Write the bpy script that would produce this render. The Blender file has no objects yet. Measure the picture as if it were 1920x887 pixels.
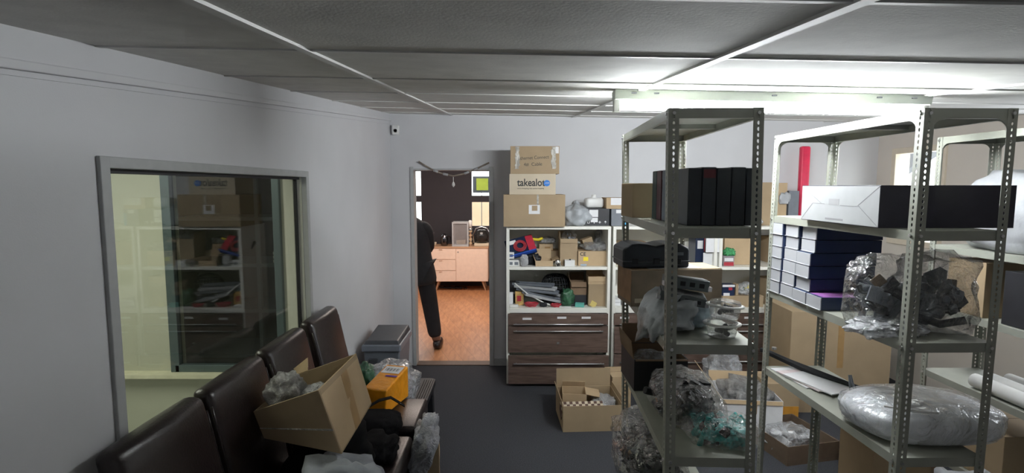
import bpy, bmesh, math, random
from mathutils import Vector, Matrix, Euler, noise
R = math.radians
PI = math.pi
random.seed(7)
col = bpy.context.scene.collection
sc = bpy.context.scene

# ---------------- camera, world, exposure, large lights ----------------
CAMZ = 1.84
PITCH = math.atan(93.5/1000)
cd = bpy.data.cameras.new('camera'); cam = bpy.data.objects.new('camera', cd); col.objects.link(cam)
cd.sensor_width = 36; cd.lens = 36*1000/1920; cd.clip_start = .02
cam.location = (0, 0, CAMZ); cam.rotation_euler = (PI/2-PITCH, 0, 0)
sc.camera = cam
sc.view_settings.view_transform = 'Standard'; sc.view_settings.look = 'None'
sc.view_settings.gamma = 1; sc.view_settings.use_curve_mapping = False
sc.view_settings.exposure = 0.18
w = bpy.data.worlds.new('world'); sc.world = w; w.use_nodes = True
w.node_tree.nodes['Background'].inputs[0].default_value = (.92, .95, 1, 1)
w.node_tree.nodes['Background'].inputs[1].default_value = 6.0
def area(name, loc, rot, sx, sy, power, color=(1, 1, 1)):
    d = bpy.data.lights.new(name, 'AREA'); d.shape = 'RECTANGLE'; d.size = sx; d.size_y = sy
    d.energy = power; d.color = color
    o = bpy.data.objects.new(name, d); o.location = loc; o.rotation_euler = rot; col.objects.link(o); return o
area('added_fill_beyond_door', (-.6, 7.7, 2.6), (0, 0, 0), 1.6, 1.6, 68, (1, .86, .76))  # added warm fill for the room beyond, no fixture there
area('added_fill_next_room', (-2.5, 2.2, 2.3), (0, 0, 0), .8, 1.2, 32, (1, .99, .84))  # added unseen fill that brightens the green walls behind the left window
area('added_fill_rear', (1.2, -1.1, 2.0), (R(12), 0, 0), 2.4, .5, 10.5, (1, .97, .88))  # added fill behind the camera to lift the rack fronts
area('added_fill_side', (3.6, 3.2, 1.65), (0, R(90), 0), .9, 1.0, 15, (.86, .92, 1))  # added fill for the far left wall, the right wall has no opening here

TUBE_EMIT = 250.0

# ---------------- helpers ----------------
def at(px, py, Y):
    x = (px-960)/1000; y = (443.5-py)/1000
    c, s = math.cos(PITCH), math.sin(PITCH)
    dy = c+y*s; dz = -s+y*c
    return Vector((x*Y/dy, Y, CAMZ+dz*Y/dy))
def atz(px, py, Z):
    x = (px-960)/1000; y = (443.5-py)/1000
    c, s = math.cos(PITCH), math.sin(PITCH)
    dy = c+y*s; dz = -s+y*c
    t = (Z-CAMZ)/dz
    return Vector((x*t, dy*t, Z))

_m = {}
def mat(name, c, rough=.6, metal=0, var=0., scale=20, bump=0., bscale=60, emit=0, alpha=1, trans=0, spec=.5, sheen=0, stretch=None):
    if name in _m: return _m[name]
    m = bpy.data.materials.new(name); m.use_nodes = True
    nt = m.node_tree; b = nt.nodes['Principled BSDF']
    b.inputs['Base Color'].default_value = (*c, 1); b.inputs['Roughness'].default_value = rough
    b.inputs['Metallic'].default_value = metal; b.inputs['Specular IOR Level'].default_value = spec
    b.inputs['Alpha'].default_value = alpha; b.inputs['Transmission Weight'].default_value = trans
    if emit:
        b.inputs['Emission Color'].default_value = (*c, 1); b.inputs['Emission Strength'].default_value = emit
    tc = nt.nodes.new('ShaderNodeTexCoord'); src = tc.outputs['Object']
    if stretch:
        mp = nt.nodes.new('ShaderNodeMapping'); mp.inputs['Scale'].default_value = stretch
        nt.links.new(src, mp.inputs[0]); src = mp.outputs[0]
    if var:
        n = nt.nodes.new('ShaderNodeTexNoise'); n.inputs['Scale'].default_value = scale; n.inputs['Detail'].default_value = 6
        nt.links.new(src, n.inputs['Vector'])
        r = nt.nodes.new('ShaderNodeValToRGB')
        r.color_ramp.elements[0].position = .3; r.color_ramp.elements[1].position = .7
        r.color_ramp.elements[0].color = (*[v*(1-var) for v in c], 1)
        r.color_ramp.elements[1].color = (*[min(1, v*(1+var)) for v in c], 1)
        nt.links.new(n.outputs['Fac'], r.inputs[0]); nt.links.new(r.outputs[0], b.inputs['Base Color'])
    if bump:
        n2 = nt.nodes.new('ShaderNodeTexNoise'); n2.inputs['Scale'].default_value = bscale; n2.inputs['Detail'].default_value = 4
        nt.links.new(src, n2.inputs['Vector'])
        bp = nt.nodes.new('ShaderNodeBump'); bp.inputs['Strength'].default_value = bump; bp.inputs['Distance'].default_value = .01
        nt.links.new(n2.outputs['Fac'], bp.inputs['Height']); nt.links.new(bp.outputs[0], b.inputs['Normal'])
    _m[name] = m
    return m
def plastic(name, c, lo=.15, hi=.6, rough=.15, scale=9, bump=.5, bscale=25):
    """thin crinkled film: transparent with glossy folds; opacity varies over the surface"""
    if name in _m: return _m[name]
    m = bpy.data.materials.new(name); m.use_nodes = True; nt = m.node_tree; nt.nodes.clear(); N = nt.nodes.new; L = nt.links.new
    o = N('ShaderNodeOutputMaterial'); tc = N('ShaderNodeTexCoord')
    n = N('ShaderNodeTexNoise'); n.inputs['Scale'].default_value = scale; n.inputs['Detail'].default_value = 5; n.inputs['Distortion'].default_value = 1.5
    L(tc.outputs['Object'], n.inputs['Vector'])
    mr = N('ShaderNodeMapRange'); mr.inputs['From Min'].default_value = .4; mr.inputs['From Max'].default_value = .65
    mr.inputs['To Min'].default_value = lo; mr.inputs['To Max'].default_value = hi; L(n.outputs['Fac'], mr.inputs['Value'])
    n2 = N('ShaderNodeTexNoise'); n2.inputs['Scale'].default_value = bscale; n2.inputs['Distortion'].default_value = 2.5; n2.inputs['Detail'].default_value = 3
    L(tc.outputs['Object'], n2.inputs['Vector'])
    bp = N('ShaderNodeBump'); bp.inputs['Strength'].default_value = min(1, bump*1.6); bp.inputs['Distance'].default_value = .03; L(n2.outputs['Fac'], bp.inputs['Height'])
    t = N('ShaderNodeBsdfTransparent'); g = N('ShaderNodeBsdfGlossy'); g.inputs['Roughness'].default_value = rough; L(bp.outputs[0], g.inputs['Normal'])
    g.inputs['Color'].default_value = (.95, .95, .95, 1)
    lw = N('ShaderNodeLayerWeight'); L(bp.outputs[0], lw.inputs['Normal'])
    ma = N('ShaderNodeMath'); ma.operation = 'MULTIPLY_ADD'; ma.inputs[1].default_value = .45; ma.inputs[2].default_value = .05; L(lw.outputs['Facing'], ma.inputs[0])
    m1 = N('ShaderNodeMixShader'); L(ma.outputs[0], m1.inputs[0]); L(t.outputs[0], m1.inputs[1]); L(g.outputs[0], m1.inputs[2])
    d = N('ShaderNodeBsdfPrincipled'); d.inputs['Base Color'].default_value = (*c, 1); d.inputs['Roughness'].default_value = rough+.1; L(bp.outputs[0], d.inputs['Normal'])
    m2 = N('ShaderNodeMixShader'); L(mr.outputs[0], m2.inputs[0]); L(m1.outputs[0], m2.inputs[1]); L(d.outputs[0], m2.inputs[2]); L(m2.outputs[0], o.inputs[0])
    _m[name] = m
    return m

WALL = mat('wall_paint', (.62, .62, .635), .75, var=.03, scale=3, bump=.05, bscale=200)
WALLG = mat('wall_paint_green', (.50, .51, .42), .8, var=.03, scale=3)
CEIL = mat('ceiling_board', (.66, .655, .63), .85, var=.08, scale=9, bump=.08, bscale=120)
TBAR = mat('tbar_paint', (.66, .66, .64), .5, var=.04)
FRAMEG = mat('frame_grey', (.42, .43, .43), .55, var=.05)
FRAMEW = mat('frame_offwhite', (.66, .66, .58), .55, var=.04)
ALU = mat('anodised_teal_grey', (.12, .16, .17), .4, metal=.5, var=.05)
BLACKR = mat('black_rubber', (.012, .012, .014), .6, var=.1)
CARPET = mat('carpet_charcoal', (.060, .062, .070), .95, var=.35, scale=160, bump=.6, bscale=400, spec=.1)
RACK = mat('rack_paint', (.34, .35, .30), .45, var=.06, scale=12)
BOLT = mat('zinc', (.7, .7, .7), .3, metal=1, var=.05)
CARD = mat('cardboard', (.38, .285, .18), .8, var=.06, scale=7, spec=.2, bump=.04)
CARDL = mat('cardboard_light', (.50, .37, .23), .8, var=.06, scale=7, spec=.2)
CARDD = mat('cardboard_dark', (.20, .135, .085), .85, var=.12, scale=7, spec=.2)
CARDP = mat('cardboard_pale', (.58, .50, .38), .8, var=.05, scale=7, spec=.2)
TAPE = mat('brown_tape', (.37, .23, .10), .3, var=.08)
TAPEC = plastic('clear_tape', (.75, .72, .65), .5, .95, .12)
WHITE = mat('white_paper', (.75, .75, .76), .6, var=.03)
WHITEP = mat('white_plastic', (.78, .78, .76), .35, var=.02)
BLACK = mat('black_card', (.014, .014, .018), .5, var=.15)
BLACKP = mat('black_plastic', (.014, .015, .018), .5, var=.1, bump=.06, spec=.3)
NAVY = mat('navy_card', (.010, .020, .055), .35, var=.25, scale=6)
INK = mat('ink', (.03, .03, .03), .6, var=.05)
LEATHER = mat('dark_brown_leather', (.017, .011, .011), .30, var=.25, scale=30, bump=.12, bscale=120)
CLEAR = plastic('clear_film', (.6, .6, .62), .01, .20, .09, scale=6, bump=.9, bscale=16)
CLEARW = plastic('milky_film', (.68, .70, .73), .18, .70, .14, scale=6, bump=.8, bscale=15)
BUBBLE = plastic('bubble_wrap', (.72, .72, .72), .35, .85, .12, 14, .9, 90)
FOIL = plastic('silver_film', (.55, .55, .56), .8, 1, .12, 9, .9, 30)
GREYBAG = mat('grey_poly_bag', (.36, .38, .40), .45, var=.12, bump=.5, bscale=18)
WHITEBAG = mat('white_poly_bag', (.42, .43, .45), .4, var=.06, bump=.5, bscale=14)
FRIDGE = mat('white_enamel', (.84, .83, .76), .4, var=.02)
METAL = mat('brushed_metal', (.62, .62, .63), .3, metal=.9, var=.05)
GREYD = mat('dark_grey_plastic', (.055, .06, .068), .45, var=.1)
GREYM = mat('mid_grey_plastic', (.15, .165, .19), .45, var=.08)
GREYL = mat('light_grey_plastic', (.40, .41, .42), .5, var=.08)
ORANGE = mat('orange_film', (.85, .33, .015), .28, var=.12, scale=14, bump=.5, bscale=30)
PURPLE = mat('purple_print', (.12, .03, .28), .5, var=.1)
RED = mat('red_plastic', (.40, .035, .05), .4, var=.1)
BLUE = mat('blue_print', (.02, .08, .42), .4, var=.1)
CYAN = mat('cyan_tape', (.05, .35, .62), .4, var=.05)
GREEN = mat('green_bright', (.12, .62, .28), .4, var=.15)
GREENB = mat('green_bag', (.03, .10, .05), .35, var=.5, scale=25, bump=.6)
TEAL = mat('teal_mesh', (.02, .26, .25), .5, var=.5, scale=60, bump=.4)
YELLOW = mat('yellow_sticker', (.85, .68, .03), .6, var=.05)
STRAP = mat('black_webbing', (.008, .008, .009), .9, var=.1, bump=.3, bscale=200, spec=.1)

def wood(name, c1, c2, scale, rough, stretch, planks=None):
    m = bpy.data.materials.new(name); m.use_nodes = True; nt = m.node_tree; b = nt.nodes['Principled BSDF']
    b.inputs['Roughness'].default_value = rough
    tc = nt.nodes.new('ShaderNodeTexCoord'); mp = nt.nodes.new('ShaderNodeMapping'); mp.inputs['Scale'].default_value = stretch
    nt.links.new(tc.outputs['Object'], mp.inputs[0])
    n = nt.nodes.new('ShaderNodeTexNoise'); n.inputs['Scale'].default_value = scale; n.inputs['Detail'].default_value = 8; n.inputs['Distortion'].default_value = .6
    nt.links.new(mp.outputs[0], n.inputs['Vector'])
    r = nt.nodes.new('ShaderNodeValToRGB'); r.color_ramp.elements[0].position = .3; r.color_ramp.elements[1].position = .7
    r.color_ramp.elements[0].color = (*c1, 1); r.color_ramp.elements[1].color = (*c2, 1)
    nt.links.new(n.outputs['Fac'], r.inputs[0]); out = r.outputs[0]
    if planks:
        br = nt.nodes.new('ShaderNodeTexBrick'); br.inputs['Scale'].default_value = 1
        br.inputs['Brick Width'].default_value = planks[0]; br.inputs['Row Height'].default_value = planks[1]
        br.inputs['Mortar Size'].default_value = .002
        br.inputs['Color1'].default_value = (.85, .85, .85, 1); br.inputs['Color2'].default_value = (1, 1, 1, 1); br.inputs['Mortar'].default_value = (.5, .5, .5, 1)
        mp2 = nt.nodes.new('ShaderNodeMapping'); mp2.inputs['Rotation'].default_value = (0, 0, R(70))
        nt.links.new(tc.outputs['Object'], mp2.inputs[0]); nt.links.new(mp2.outputs[0], br.inputs['Vector'])
        mx = nt.nodes.new('ShaderNodeMix'); mx.data_type = 'RGBA'; mx.blend_type = 'MULTIPLY'; mx.inputs[0].default_value = 1
        nt.links.new(out, mx.inputs[6]); nt.links.new(br.outputs[0], mx.inputs[7]); out = mx.outputs[2]
    nt.links.new(out, b.inputs['Base Color'])
    return m
DARKWOOD = wood('walnut_laminate', (.075, .048, .038), (.165, .112, .09), 5, .38, (1, 6, 8))
FLOORWOOD = wood('laminate_floor', (.36, .15, .065), (.55, .26, .12), 3, .35, (9, 1.5, 1), (1.2, .14))
GLASS = None
def glass_mat():
    m = bpy.data.materials.new('window_glass'); m.use_nodes = True; nt = m.node_tree; nt.nodes.clear()
    o = nt.nodes.new('ShaderNodeOutputMaterial'); t = nt.nodes.new('ShaderNodeBsdfTransparent'); g = nt.nodes.new('ShaderNodeBsdfGlossy')
    t.inputs[0].default_value = (.86, .88, .86, 1); g.inputs['Roughness'].default_value = .01
    lw = nt.nodes.new('ShaderNodeLayerWeight'); pw = nt.nodes.new('ShaderNodeMath'); pw.operation = 'POWER'; pw.inputs[1].default_value = 4
    fr = nt.nodes.new('ShaderNodeMath'); fr.operation = 'MULTIPLY_ADD'; fr.inputs[1].default_value = .7; fr.inputs[2].default_value = .04; fr.use_clamp = True
    nt.links.new(lw.outputs['Facing'], pw.inputs[0]); nt.links.new(pw.outputs[0], fr.inputs[0])
    mx = nt.nodes.new('ShaderNodeMixShader'); nt.links.new(fr.outputs[0], mx.inputs[0]); nt.links.new(t.outputs[0], mx.inputs[1])
    nt.links.new(g.outputs[0], mx.inputs[2]); nt.links.new(mx.outputs[0], o.inputs[0]); return m
GLASS = glass_mat()

class MB:
    def __init__(s): s.bm = bmesh.new(); s.T = Matrix(); s.f = None; s.mi = 0
    def v(s, p):
        p = s.T @ Vector(p)
        if s.f: p = Vector(s.f(p))
        return s.bm.verts.new(p)
    def face(s, vs):
        try: f = s.bm.faces.new(vs); f.material_index = s.mi; return f
        except ValueError: return None
    def box8(s, P):
        v = [s.v(p) for p in P]   # bottom 0-3 ccw, top 4-7
        for q in ((3, 2, 1, 0), (4, 5, 6, 7), (0, 1, 5, 4), (1, 2, 6, 5), (2, 3, 7, 6), (3, 0, 4, 7)): s.face([v[i] for i in q])
        return s
    def box(s, x0, x1, y0, y1, z0, z1):
        s.box8([(x0, y0, z0), (x1, y0, z0), (x1, y1, z0), (x0, y1, z0), (x0, y0, z1), (x1, y0, z1), (x1, y1, z1), (x0, y1, z1)])
        return s
    def slab(s, P, t):
        """thickened quad/polygon P (list of points) by t along its normal"""
        P = [Vector(p) for p in P]; n = (P[1]-P[0]).cross(P[2]-P[0]).normalized()*t
        a = [s.v(p) for p in P]; b = [s.v(p+n) for p in P]; k = len(P)
        s.face(a[::-1]); s.face(b)
        for i in range(k): s.face([a[i], a[(i+1) % k], b[(i+1) % k], b[i]])
        return s
    def tube(s, pts, r, n=8, caps=True):
        pts = [Vector(p) for p in pts]; rings = []
        prev = None
        for i, p in enumerate(pts):
            d = (pts[min(i+1, len(pts)-1)]-pts[max(i-1, 0)]).normalized()
            if prev is None: a = d.orthogonal().normalized()
            else: a = (prev-d*prev.dot(d)).normalized()
            prev = a; b = d.cross(a); rr = r[i] if isinstance(r, (list, tuple)) else r
            rings.append([s.v(p+(a*math.cos(2*PI*k/n)+b*math.sin(2*PI*k/n))*rr) for k in range(n)])
        for i in range(len(rings)-1):
            for k in range(n): s.face([rings[i][k], rings[i][(k+1) % n], rings[i+1][(k+1) % n], rings[i+1][k]])
        if caps: s.face(rings[0][::-1]); s.face(rings[-1])
        return s
    def lathe(s, prof, c=(0, 0, 0), n=24, caps=True):
        c = Vector(c); rings = [[s.v(c+Vector((r*math.cos(2*PI*k/n), r*math.sin(2*PI*k/n), z))) for k in range(n)] for r, z in prof]
        for i in range(len(rings)-1):
            for k in range(n): s.face([rings[i][k], rings[i][(k+1) % n], rings[i+1][(k+1) % n], rings[i+1][k]])
        if caps: s.face(rings[0][::-1]); s.face(rings[-1])
        return s
    def build(s, name, m, parent=None, smooth=False, bevel=0, seg=2, solid=0, sub=0, **tags):
        bmesh.ops.recalc_face_normals(s.bm, faces=s.bm.faces) if not solid else None
        me = bpy.data.meshes.new(name); s.bm.to_mesh(me); s.bm.free()
        for mm in (m if isinstance(m, (list, tuple)) else [m]): me.materials.append(mm)
        if smooth: me.polygons.foreach_set('use_smooth', [True]*len(me.polygons))
        o = bpy.data.objects.new(name, me); col.objects.link(o)
        if parent: o.parent = parent
        if solid: md = o.modifiers.new('solid', 'SOLIDIFY'); md.thickness = solid; md.offset = 0
        if bevel:
            md = o.modifiers.new('bevel', 'BEVEL'); md.width = bevel; md.segments = seg; md.limit_method = 'ANGLE'
        if sub: md = o.modifiers.new('sub', 'SUBSURF'); md.levels = sub; md.render_levels = sub
        for k, v in tags.items(): o[k] = v
        return o
def B(*a):
    m = MB()
    if a: m.box(*a)
    return m
def E(name, label, cat, loc=(0, 0, 0), rz=0, group=None, rot=None):
    o = bpy.data.objects.new(name, None); col.objects.link(o); o.empty_display_size = .05
    o.location = loc; o.rotation_euler = rot if rot else (0, 0, rz)
    o['label'] = label; o['category'] = cat
    if group: o['group'] = group
    return o
def tag(o, label, cat, group=None):
    o['label'] = label; o['category'] = cat
    if group: o['group'] = group
    return o
def S(name, mb, m, **k):
    o = mb.build(name, m, **k); o['kind'] = 'structure'; return o
def text(body, size, loc, rot, m, parent=None, name='lettering', bold=0, ext=.0004, align='LEFT', sx=1):
    c = bpy.data.curves.new('t', 'FONT'); c.body = body; c.size = size; c.offset = bold; c.extrude = ext; c.align_x = align
    t = bpy.data.objects.new('t', c); col.objects.link(t)
    bpy.context.view_layer.update()
    me = bpy.data.meshes.new_from_object(t.evaluated_get(bpy.context.evaluated_depsgraph_get()))
    bpy.data.objects.remove(t)
    me.materials.clear(); me.materials.append(m)
    o = bpy.data.objects.new(name, me); col.objects.link(o)
    o.location = loc; o.rotation_euler = rot; o.scale = (sx, 1, 1)
    if parent: o.parent = parent
    return o
FRONT = (PI/2, 0, 0)

# ---- cartons: local origin = centre of the bottom, x width, y depth, z height
def flap(mb, p, q, out, L, ang, t=.004):
    """flap hinged on edge p->q, pointing up at ang 0, out at 90, down at 180"""
    p, q, out = Vector(p), Vector(q), Vector(out).normalized()
    d = Vector((0, 0, 1))*math.cos(R(ang))+out*math.sin(R(ang))
    i = (q-p).normalized()*.004
    mb.slab([p+i, q-i, q-i+d*L, p+i+d*L], t)
def carton(name, label, loc, dims, rz=0, m=None, open_=None, tape=None, sticker=None, group=None, cat='box', rot=None, inner=None, bev=.002):
    """open_: dict side->(angle, length); sides l r f b. sticker list of (x0,x1,z0,z1,mat) fractions on front"""
    m = m or CARD; w_, d_, h_ = dims; x, y = w_/2, d_/2; t = .005
    r = E(name, label, cat, loc, rz, group, rot)
    b = MB()
    if open_ is None:
        b.box(-x, x, -y, y, 0, h_)
        b.build('body', m, r, bevel=bev)
        sm = MB().box(-x+.001, x-.001, -.0012, .0012, h_, h_+.0008)
        sm.build('seam', TAPE if tape else (CARDD if m in (CARD, CARDL, CARDP) else m), r)
    else:
        b.box(-x, x, -y, y, 0, t); b.box(-x, x, -y, -y+t, t, h_); b.box(-x, x, y-t, y, t, h_)
        b.box(-x, -x+t, -y+t, y-t, t, h_); b.box(x-t, x, -y+t, y-t, t, h_)
        b.build('body', [m], r)
        for s, (ang, L) in open_.items():
            fb = MB()
            if s == 'f': flap(fb, (-x, -y, h_), (x, -y, h_), (0, -1, 0), L, ang)
            if s == 'b': flap(fb, (x, y, h_), (-x, y, h_), (0, 1, 0), L, ang)
            if s == 'l': flap(fb, (-x, y, h_), (-x, -y, h_), (-1, 0, 0), L, ang)
            if s == 'r': flap(fb, (x, -y, h_), (x, y, h_), (1, 0, 0), L, ang)
            fb.build('flap', inner or m, r)
    if tape:
        tw = .024
        if tape == 'front': MB().box(-tw, tw, -y-.0012, -y, h_*.45, h_).build('tape', TAPE, r)
        if tape == 'all':
            MB().box(-tw, tw, -y-.0012, -y, h_*.6, h_+.0012).build('tape', TAPE, r)
            MB().box(-tw, tw, -y, y, h_+.0002, h_+.0015).build('tape', TAPE, r)
    for ki, st in enumerate(sticker or []):
        MB().box(-x+w_*st[0], -x+w_*st[1], -y-.0015-.001*ki, -y, h_*st[2], h_*st[3]).build('sticker', st[4], r)
    return r
def fcarton(name, label, px0, py0, px1, py1, Y, depth, z=None, **k):
    """carton whose front face spans those pixels at depth Y, standing at height z"""
    a = at(px0, py1, Y); b = at(px1, py0, Y)
    z0 = a.z if z is None else z
    return carton(name, label, ((a.x+b.x)/2, Y+depth/2, z0), (b.x-a.x, depth, b.z-z0), **k)

def blob(sx, sy, sz, seed, amp=.18, p=2.6, freq=2.2, sub=4, neck=0, flat=True, T=None, droop=0):
    bm = bmesh.new(); bmesh.ops.create_icosphere(bm, subdivisions=sub, radius=1)
    off = Vector((seed*7.13, seed*3.7, seed*1.9))
    for v in bm.verts:
        d = v.co.normalized(); e = 2/p
        q = Vector([math.copysign(abs(c)**e, c) for c in d])
        n1 = noise.noise(d*freq+off)
        n2 = 1-abs(noise.noise(d*freq*2.7+off*1.7))*2
        n3 = 1-abs(noise.noise(d*freq*6+off*2.3))*2
        k = 1+amp*(n1*1.2+n2*.45+n3*.18-.35)
        c = q*k
        z = c.z
        if neck and d.z > .55:
            u = (d.z-.55)/.45; f = 1-.85*u**.7; c.x *= f; c.y *= f; c.z += neck*u
            if u > .75: c.x *= 2.1; c.y *= 1.6
        c = Vector((c.x*sx/2, c.y*sy/2, (c.z+.82)*sz/2))
        if flat and c.z < 0: c.z = c.z*.02
        if droop: c.z -= droop*max(0, -c.x/(sx/2))**2
        v.co = c
    if T: bmesh.ops.transform(bm, matrix=T, verts=bm.verts)
    for f in bm.faces: f.smooth = True
    return bm
def bag(name, label, loc, size, seed, m, cat='plastic bag', rz=0, contents=None, group=None, rot=None, **k):
    """contents: list of (material, count, scale)"""
    bm = blob(*size, seed, **k)
    if not contents:
        me = bpy.data.meshes.new(name); bm.to_mesh(me); bm.free(); me.materials.append(m)
        o = bpy.data.objects.new(name, me); col.objects.link(o); o.location = loc; o.rotation_euler = rot if rot else (0, 0, rz)
        return tag(o, label, cat, group)
    r = E(name, label, cat, loc, rz, group, rot)
    me = bpy.data.meshes.new('film'); bm.to_mesh(me); bm.free(); me.materials.append(m)
    o = bpy.data.objects.new('film', me); col.objects.link(o); o.parent = r
    rnd = random.Random(seed)
    for cm, n, s_ in contents:
        b = MB()
        for i in range(n):
            for _ in range(20):
                p = Vector((rnd.uniform(-1, 1), rnd.uniform(-1, 1), rnd.uniform(-1, 1)))
                if p.length < 1: break
            c = Vector((p.x*size[0]*.34, p.y*size[1]*.32, size[2]*(.36+p.z*.26)))
            b.T = Matrix.Translation(c) @ Euler((rnd.uniform(0, 3), rnd.uniform(0, 3), rnd.uniform(0, 3))).to_matrix().to_4x4()
            a, bb, cc = [s_*rnd.uniform(.35, 1) for _ in range(3)]
            if i % 3: b.box(-a/2, a/2, -bb/3, bb/3, -cc/4, cc/4)
            else: b.tube([(0, -a*.7, 0), (cc*.2, 0, 0), (0, a*.7, cc*.2)], s_*.13, 7)
        b.build('packed_goods', cm, r, bevel=.002, kind='stuff')
    return r

# ================= ROOM SHELL =================
XL, XR, YB, YF = -1.21, 3.65, 5.37, -1.9
def zc(x, y): return 2.095+.0826*y-.018*x
TH = .12
# floor
S('floor', B(XL-.12, XR+.12, YF, YB+.04, -.05, 0), CARPET)
S('floor_beyond', B(-3.6, 2.4, YB+.04, 9.9, -.05, 0), FLOORWOOD)
# ceiling slab, sloped
c = MB(); c.box8([(x, y, zc(x, y)+dz) for dz in (0, .06) for x, y in ((XL-.12, YF-.12), (XR+.12, YF-.12), (XR+.12, YB+.1), (XL-.12, YB+.1))])
S('ceiling', c, CEIL)
# T bars
tn = 1
def tbar(x0, y0, x1, y1, wd=.024, m=None, t=.006):
    global tn
    d = Vector((x1-x0, y1-y0)).normalized(); n = Vector((-d.y, d.x))*wd/2
    P = [(x0-n.x, y0-n.y), (x1-n.x, y1-n.y), (x1+n.x, y1+n.y), (x0+n.x, y0+n.y)]
    b = MB(); b.box8([(x, y, zc(x, y)-t) for x, y in P]+[(x, y, zc(x, y)+.001) for x, y in P])
    S('trim_%d' % tn, b, m or TBAR); tn += 1
for x in (-.60, .605, 1.95, 3.1): tbar(x, YF, x, YB, .028, t=.008)
for y in (-.4, .29, .965, 1.6, 2.30, 2.98, 3.66, 4.34, 5.02): tbar(XL, y+.0, XR, y+.0, .016, t=.005)
# left wall with window opening Y 1.6..3.13, z .9..1.9
WY0, WY1, WZ0, WZ1 = 1.60, 3.13, .90, 1.895
b = MB()
def wl(y0, y1, z0, z1a, z1b):
    b.box8([(XL-TH, y0, z0), (XL, y0, z0), (XL, y1, z0), (XL-TH, y1, z0), (XL-TH, y0, z1a), (XL, y0, z1a), (XL, y1, z1b), (XL-TH, y1, z1b)])
tz = lambda y: zc(XL, y)+.02
wl(YF, WY0, 0, tz(YF), tz(WY0)); wl(WY1, YB, 0, tz(WY1), tz(YB)); wl(WY0, WY1, 0, WZ0, WZ0); wl(WY0, WY1, WZ1, tz(WY0), tz(WY1))
S('wall_left', b, WALL)
# window frame, left window (window_1)
r = E('window_1', 'x', 'x'); del r['label']; del r['category']; r['kind'] = 'structure'
f = MB(); fw = .035
f.box(XL-.02, XL+.012, WY0-fw, WY0+.004, WZ0-fw, WZ1+fw); f.box(XL-.02, XL+.012, WY1-.004, WY1+fw, WZ0-fw, WZ1+fw)
f.box(XL-.02, XL+.012, WY0, WY1, WZ1, WZ1+fw); f.box(XL-.02, XL+.012, WY0, WY1, WZ0-fw, WZ0)
f.build('window_frame', FRAMEG, r, bevel=.003)
f = MB(); f.box(XL-TH-.005, XL-.02, WY1-.006, WY1, WZ0, WZ1); f.box(XL-TH-.005, XL-.02, WY0, WY0+.006, WZ0, WZ1); f.box(XL-TH, XL-.02, WY0, WY1, WZ0, WZ0+.006)
f.build('window_reveal', FRAMEW, r)
f = MB(); f.box(XL-.062, XL-.045, WY1-.022, WY1-.006, WZ0, WZ1); f.box(XL-.062, XL-.045, WY0+.006, WY0+.022, WZ0, WZ1); f.box(XL-.06, XL-.03, WY0, WY1, WZ1-.014, WZ1)
f.box(XL-.062, XL-.045, WY0, WY1, WZ0, WZ0+.012)
f.build('gasket', BLACKR, r)
B(XL-.057, XL-.051, WY0+.006, WY1-.006, WZ0+.006, WZ1-.004).build('pane', GLASS, r)
# cable trunking along left wall (two thin conduits following the ceiling)
def rail(px0, py0, px1, py1, rr, m, off=.012):
    def onwall(px, py):
        x = (px-960)/1000; y = (443.5-py)/1000
        c_, s_ = math.cos(PITCH), math.sin(PITCH); dy = c_+y*s_; dz = -s_+y*c_; t = (XL)/x
        return Vector((XL, dy*t, CAMZ+dz*t))
    a, q = onwall(px0, py0), onwall(px1, py1); d = (q-a)/(q.y-a.y)
    a = a+d*(YF+.1-a.y); q = q+d*(YB-.02-q.y)
    P = lambda p, e, z: (XL+e, p.y, p.z+z)
    m_ = MB(); m_.box8([P(a, 0, -rr), P(a, off, -rr), P(q, off, -rr), P(q, 0, -rr), P(a, 0, rr), P(a, off, rr), P(q, off, rr), P(q, 0, rr)])
    return m_
S('trim_20', rail(0, 118, 720, 223, .012, WALL, .02), WALL, bevel=.003)
S('trim_21', rail(0, 136, 720, 231, .004, FRAMEG, .008), WALL)
# back wall with door opening
DX0, DX1, DZ = at(778, 500, YB).x, at(918, 500, YB).x, 2.005
b = MB()
def wb(x0, x1, z0, z1=None):
    za, zb_ = (zc(x0, YB)+.02, zc(x1, YB)+.02) if z1 is None else (z1, z1)
    b.box8([(x0, YB, z0), (x1, YB, z0), (x1, YB+TH, z0), (x0, YB+TH, z0), (x0, YB, za), (x1, YB, zb_), (x1, YB+TH, zb_), (x0, YB+TH, za)])
wb(XL-TH, DX0, 0); wb(DX1, XR+TH, 0); wb(DX0, DX1, DZ)
S('wall_back', b, WALL)
r = E('door_1', 'x', 'x'); del r['label']; del r['category']; r['kind'] = 'structure'
f = MB(); jw = .032
f.box(DX0-jw, DX0+.003, YB-.015, YB+TH+.01, 0, DZ+jw); f.box(DX1-.003, DX1+jw+.01, YB-.015, YB+TH+.01, 0, DZ+jw); f.box(DX0, DX1, YB-.015, YB+TH+.01, DZ-.003, DZ+jw*.5)
f.build('door_frame', FRAMEG, r, bevel=.003)
B(DX0, DX1, YB-.01, YB+TH, 0, .008).build('threshold', mat('threshold_brown', (.10, .06, .04), .6, var=.1), r)
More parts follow.
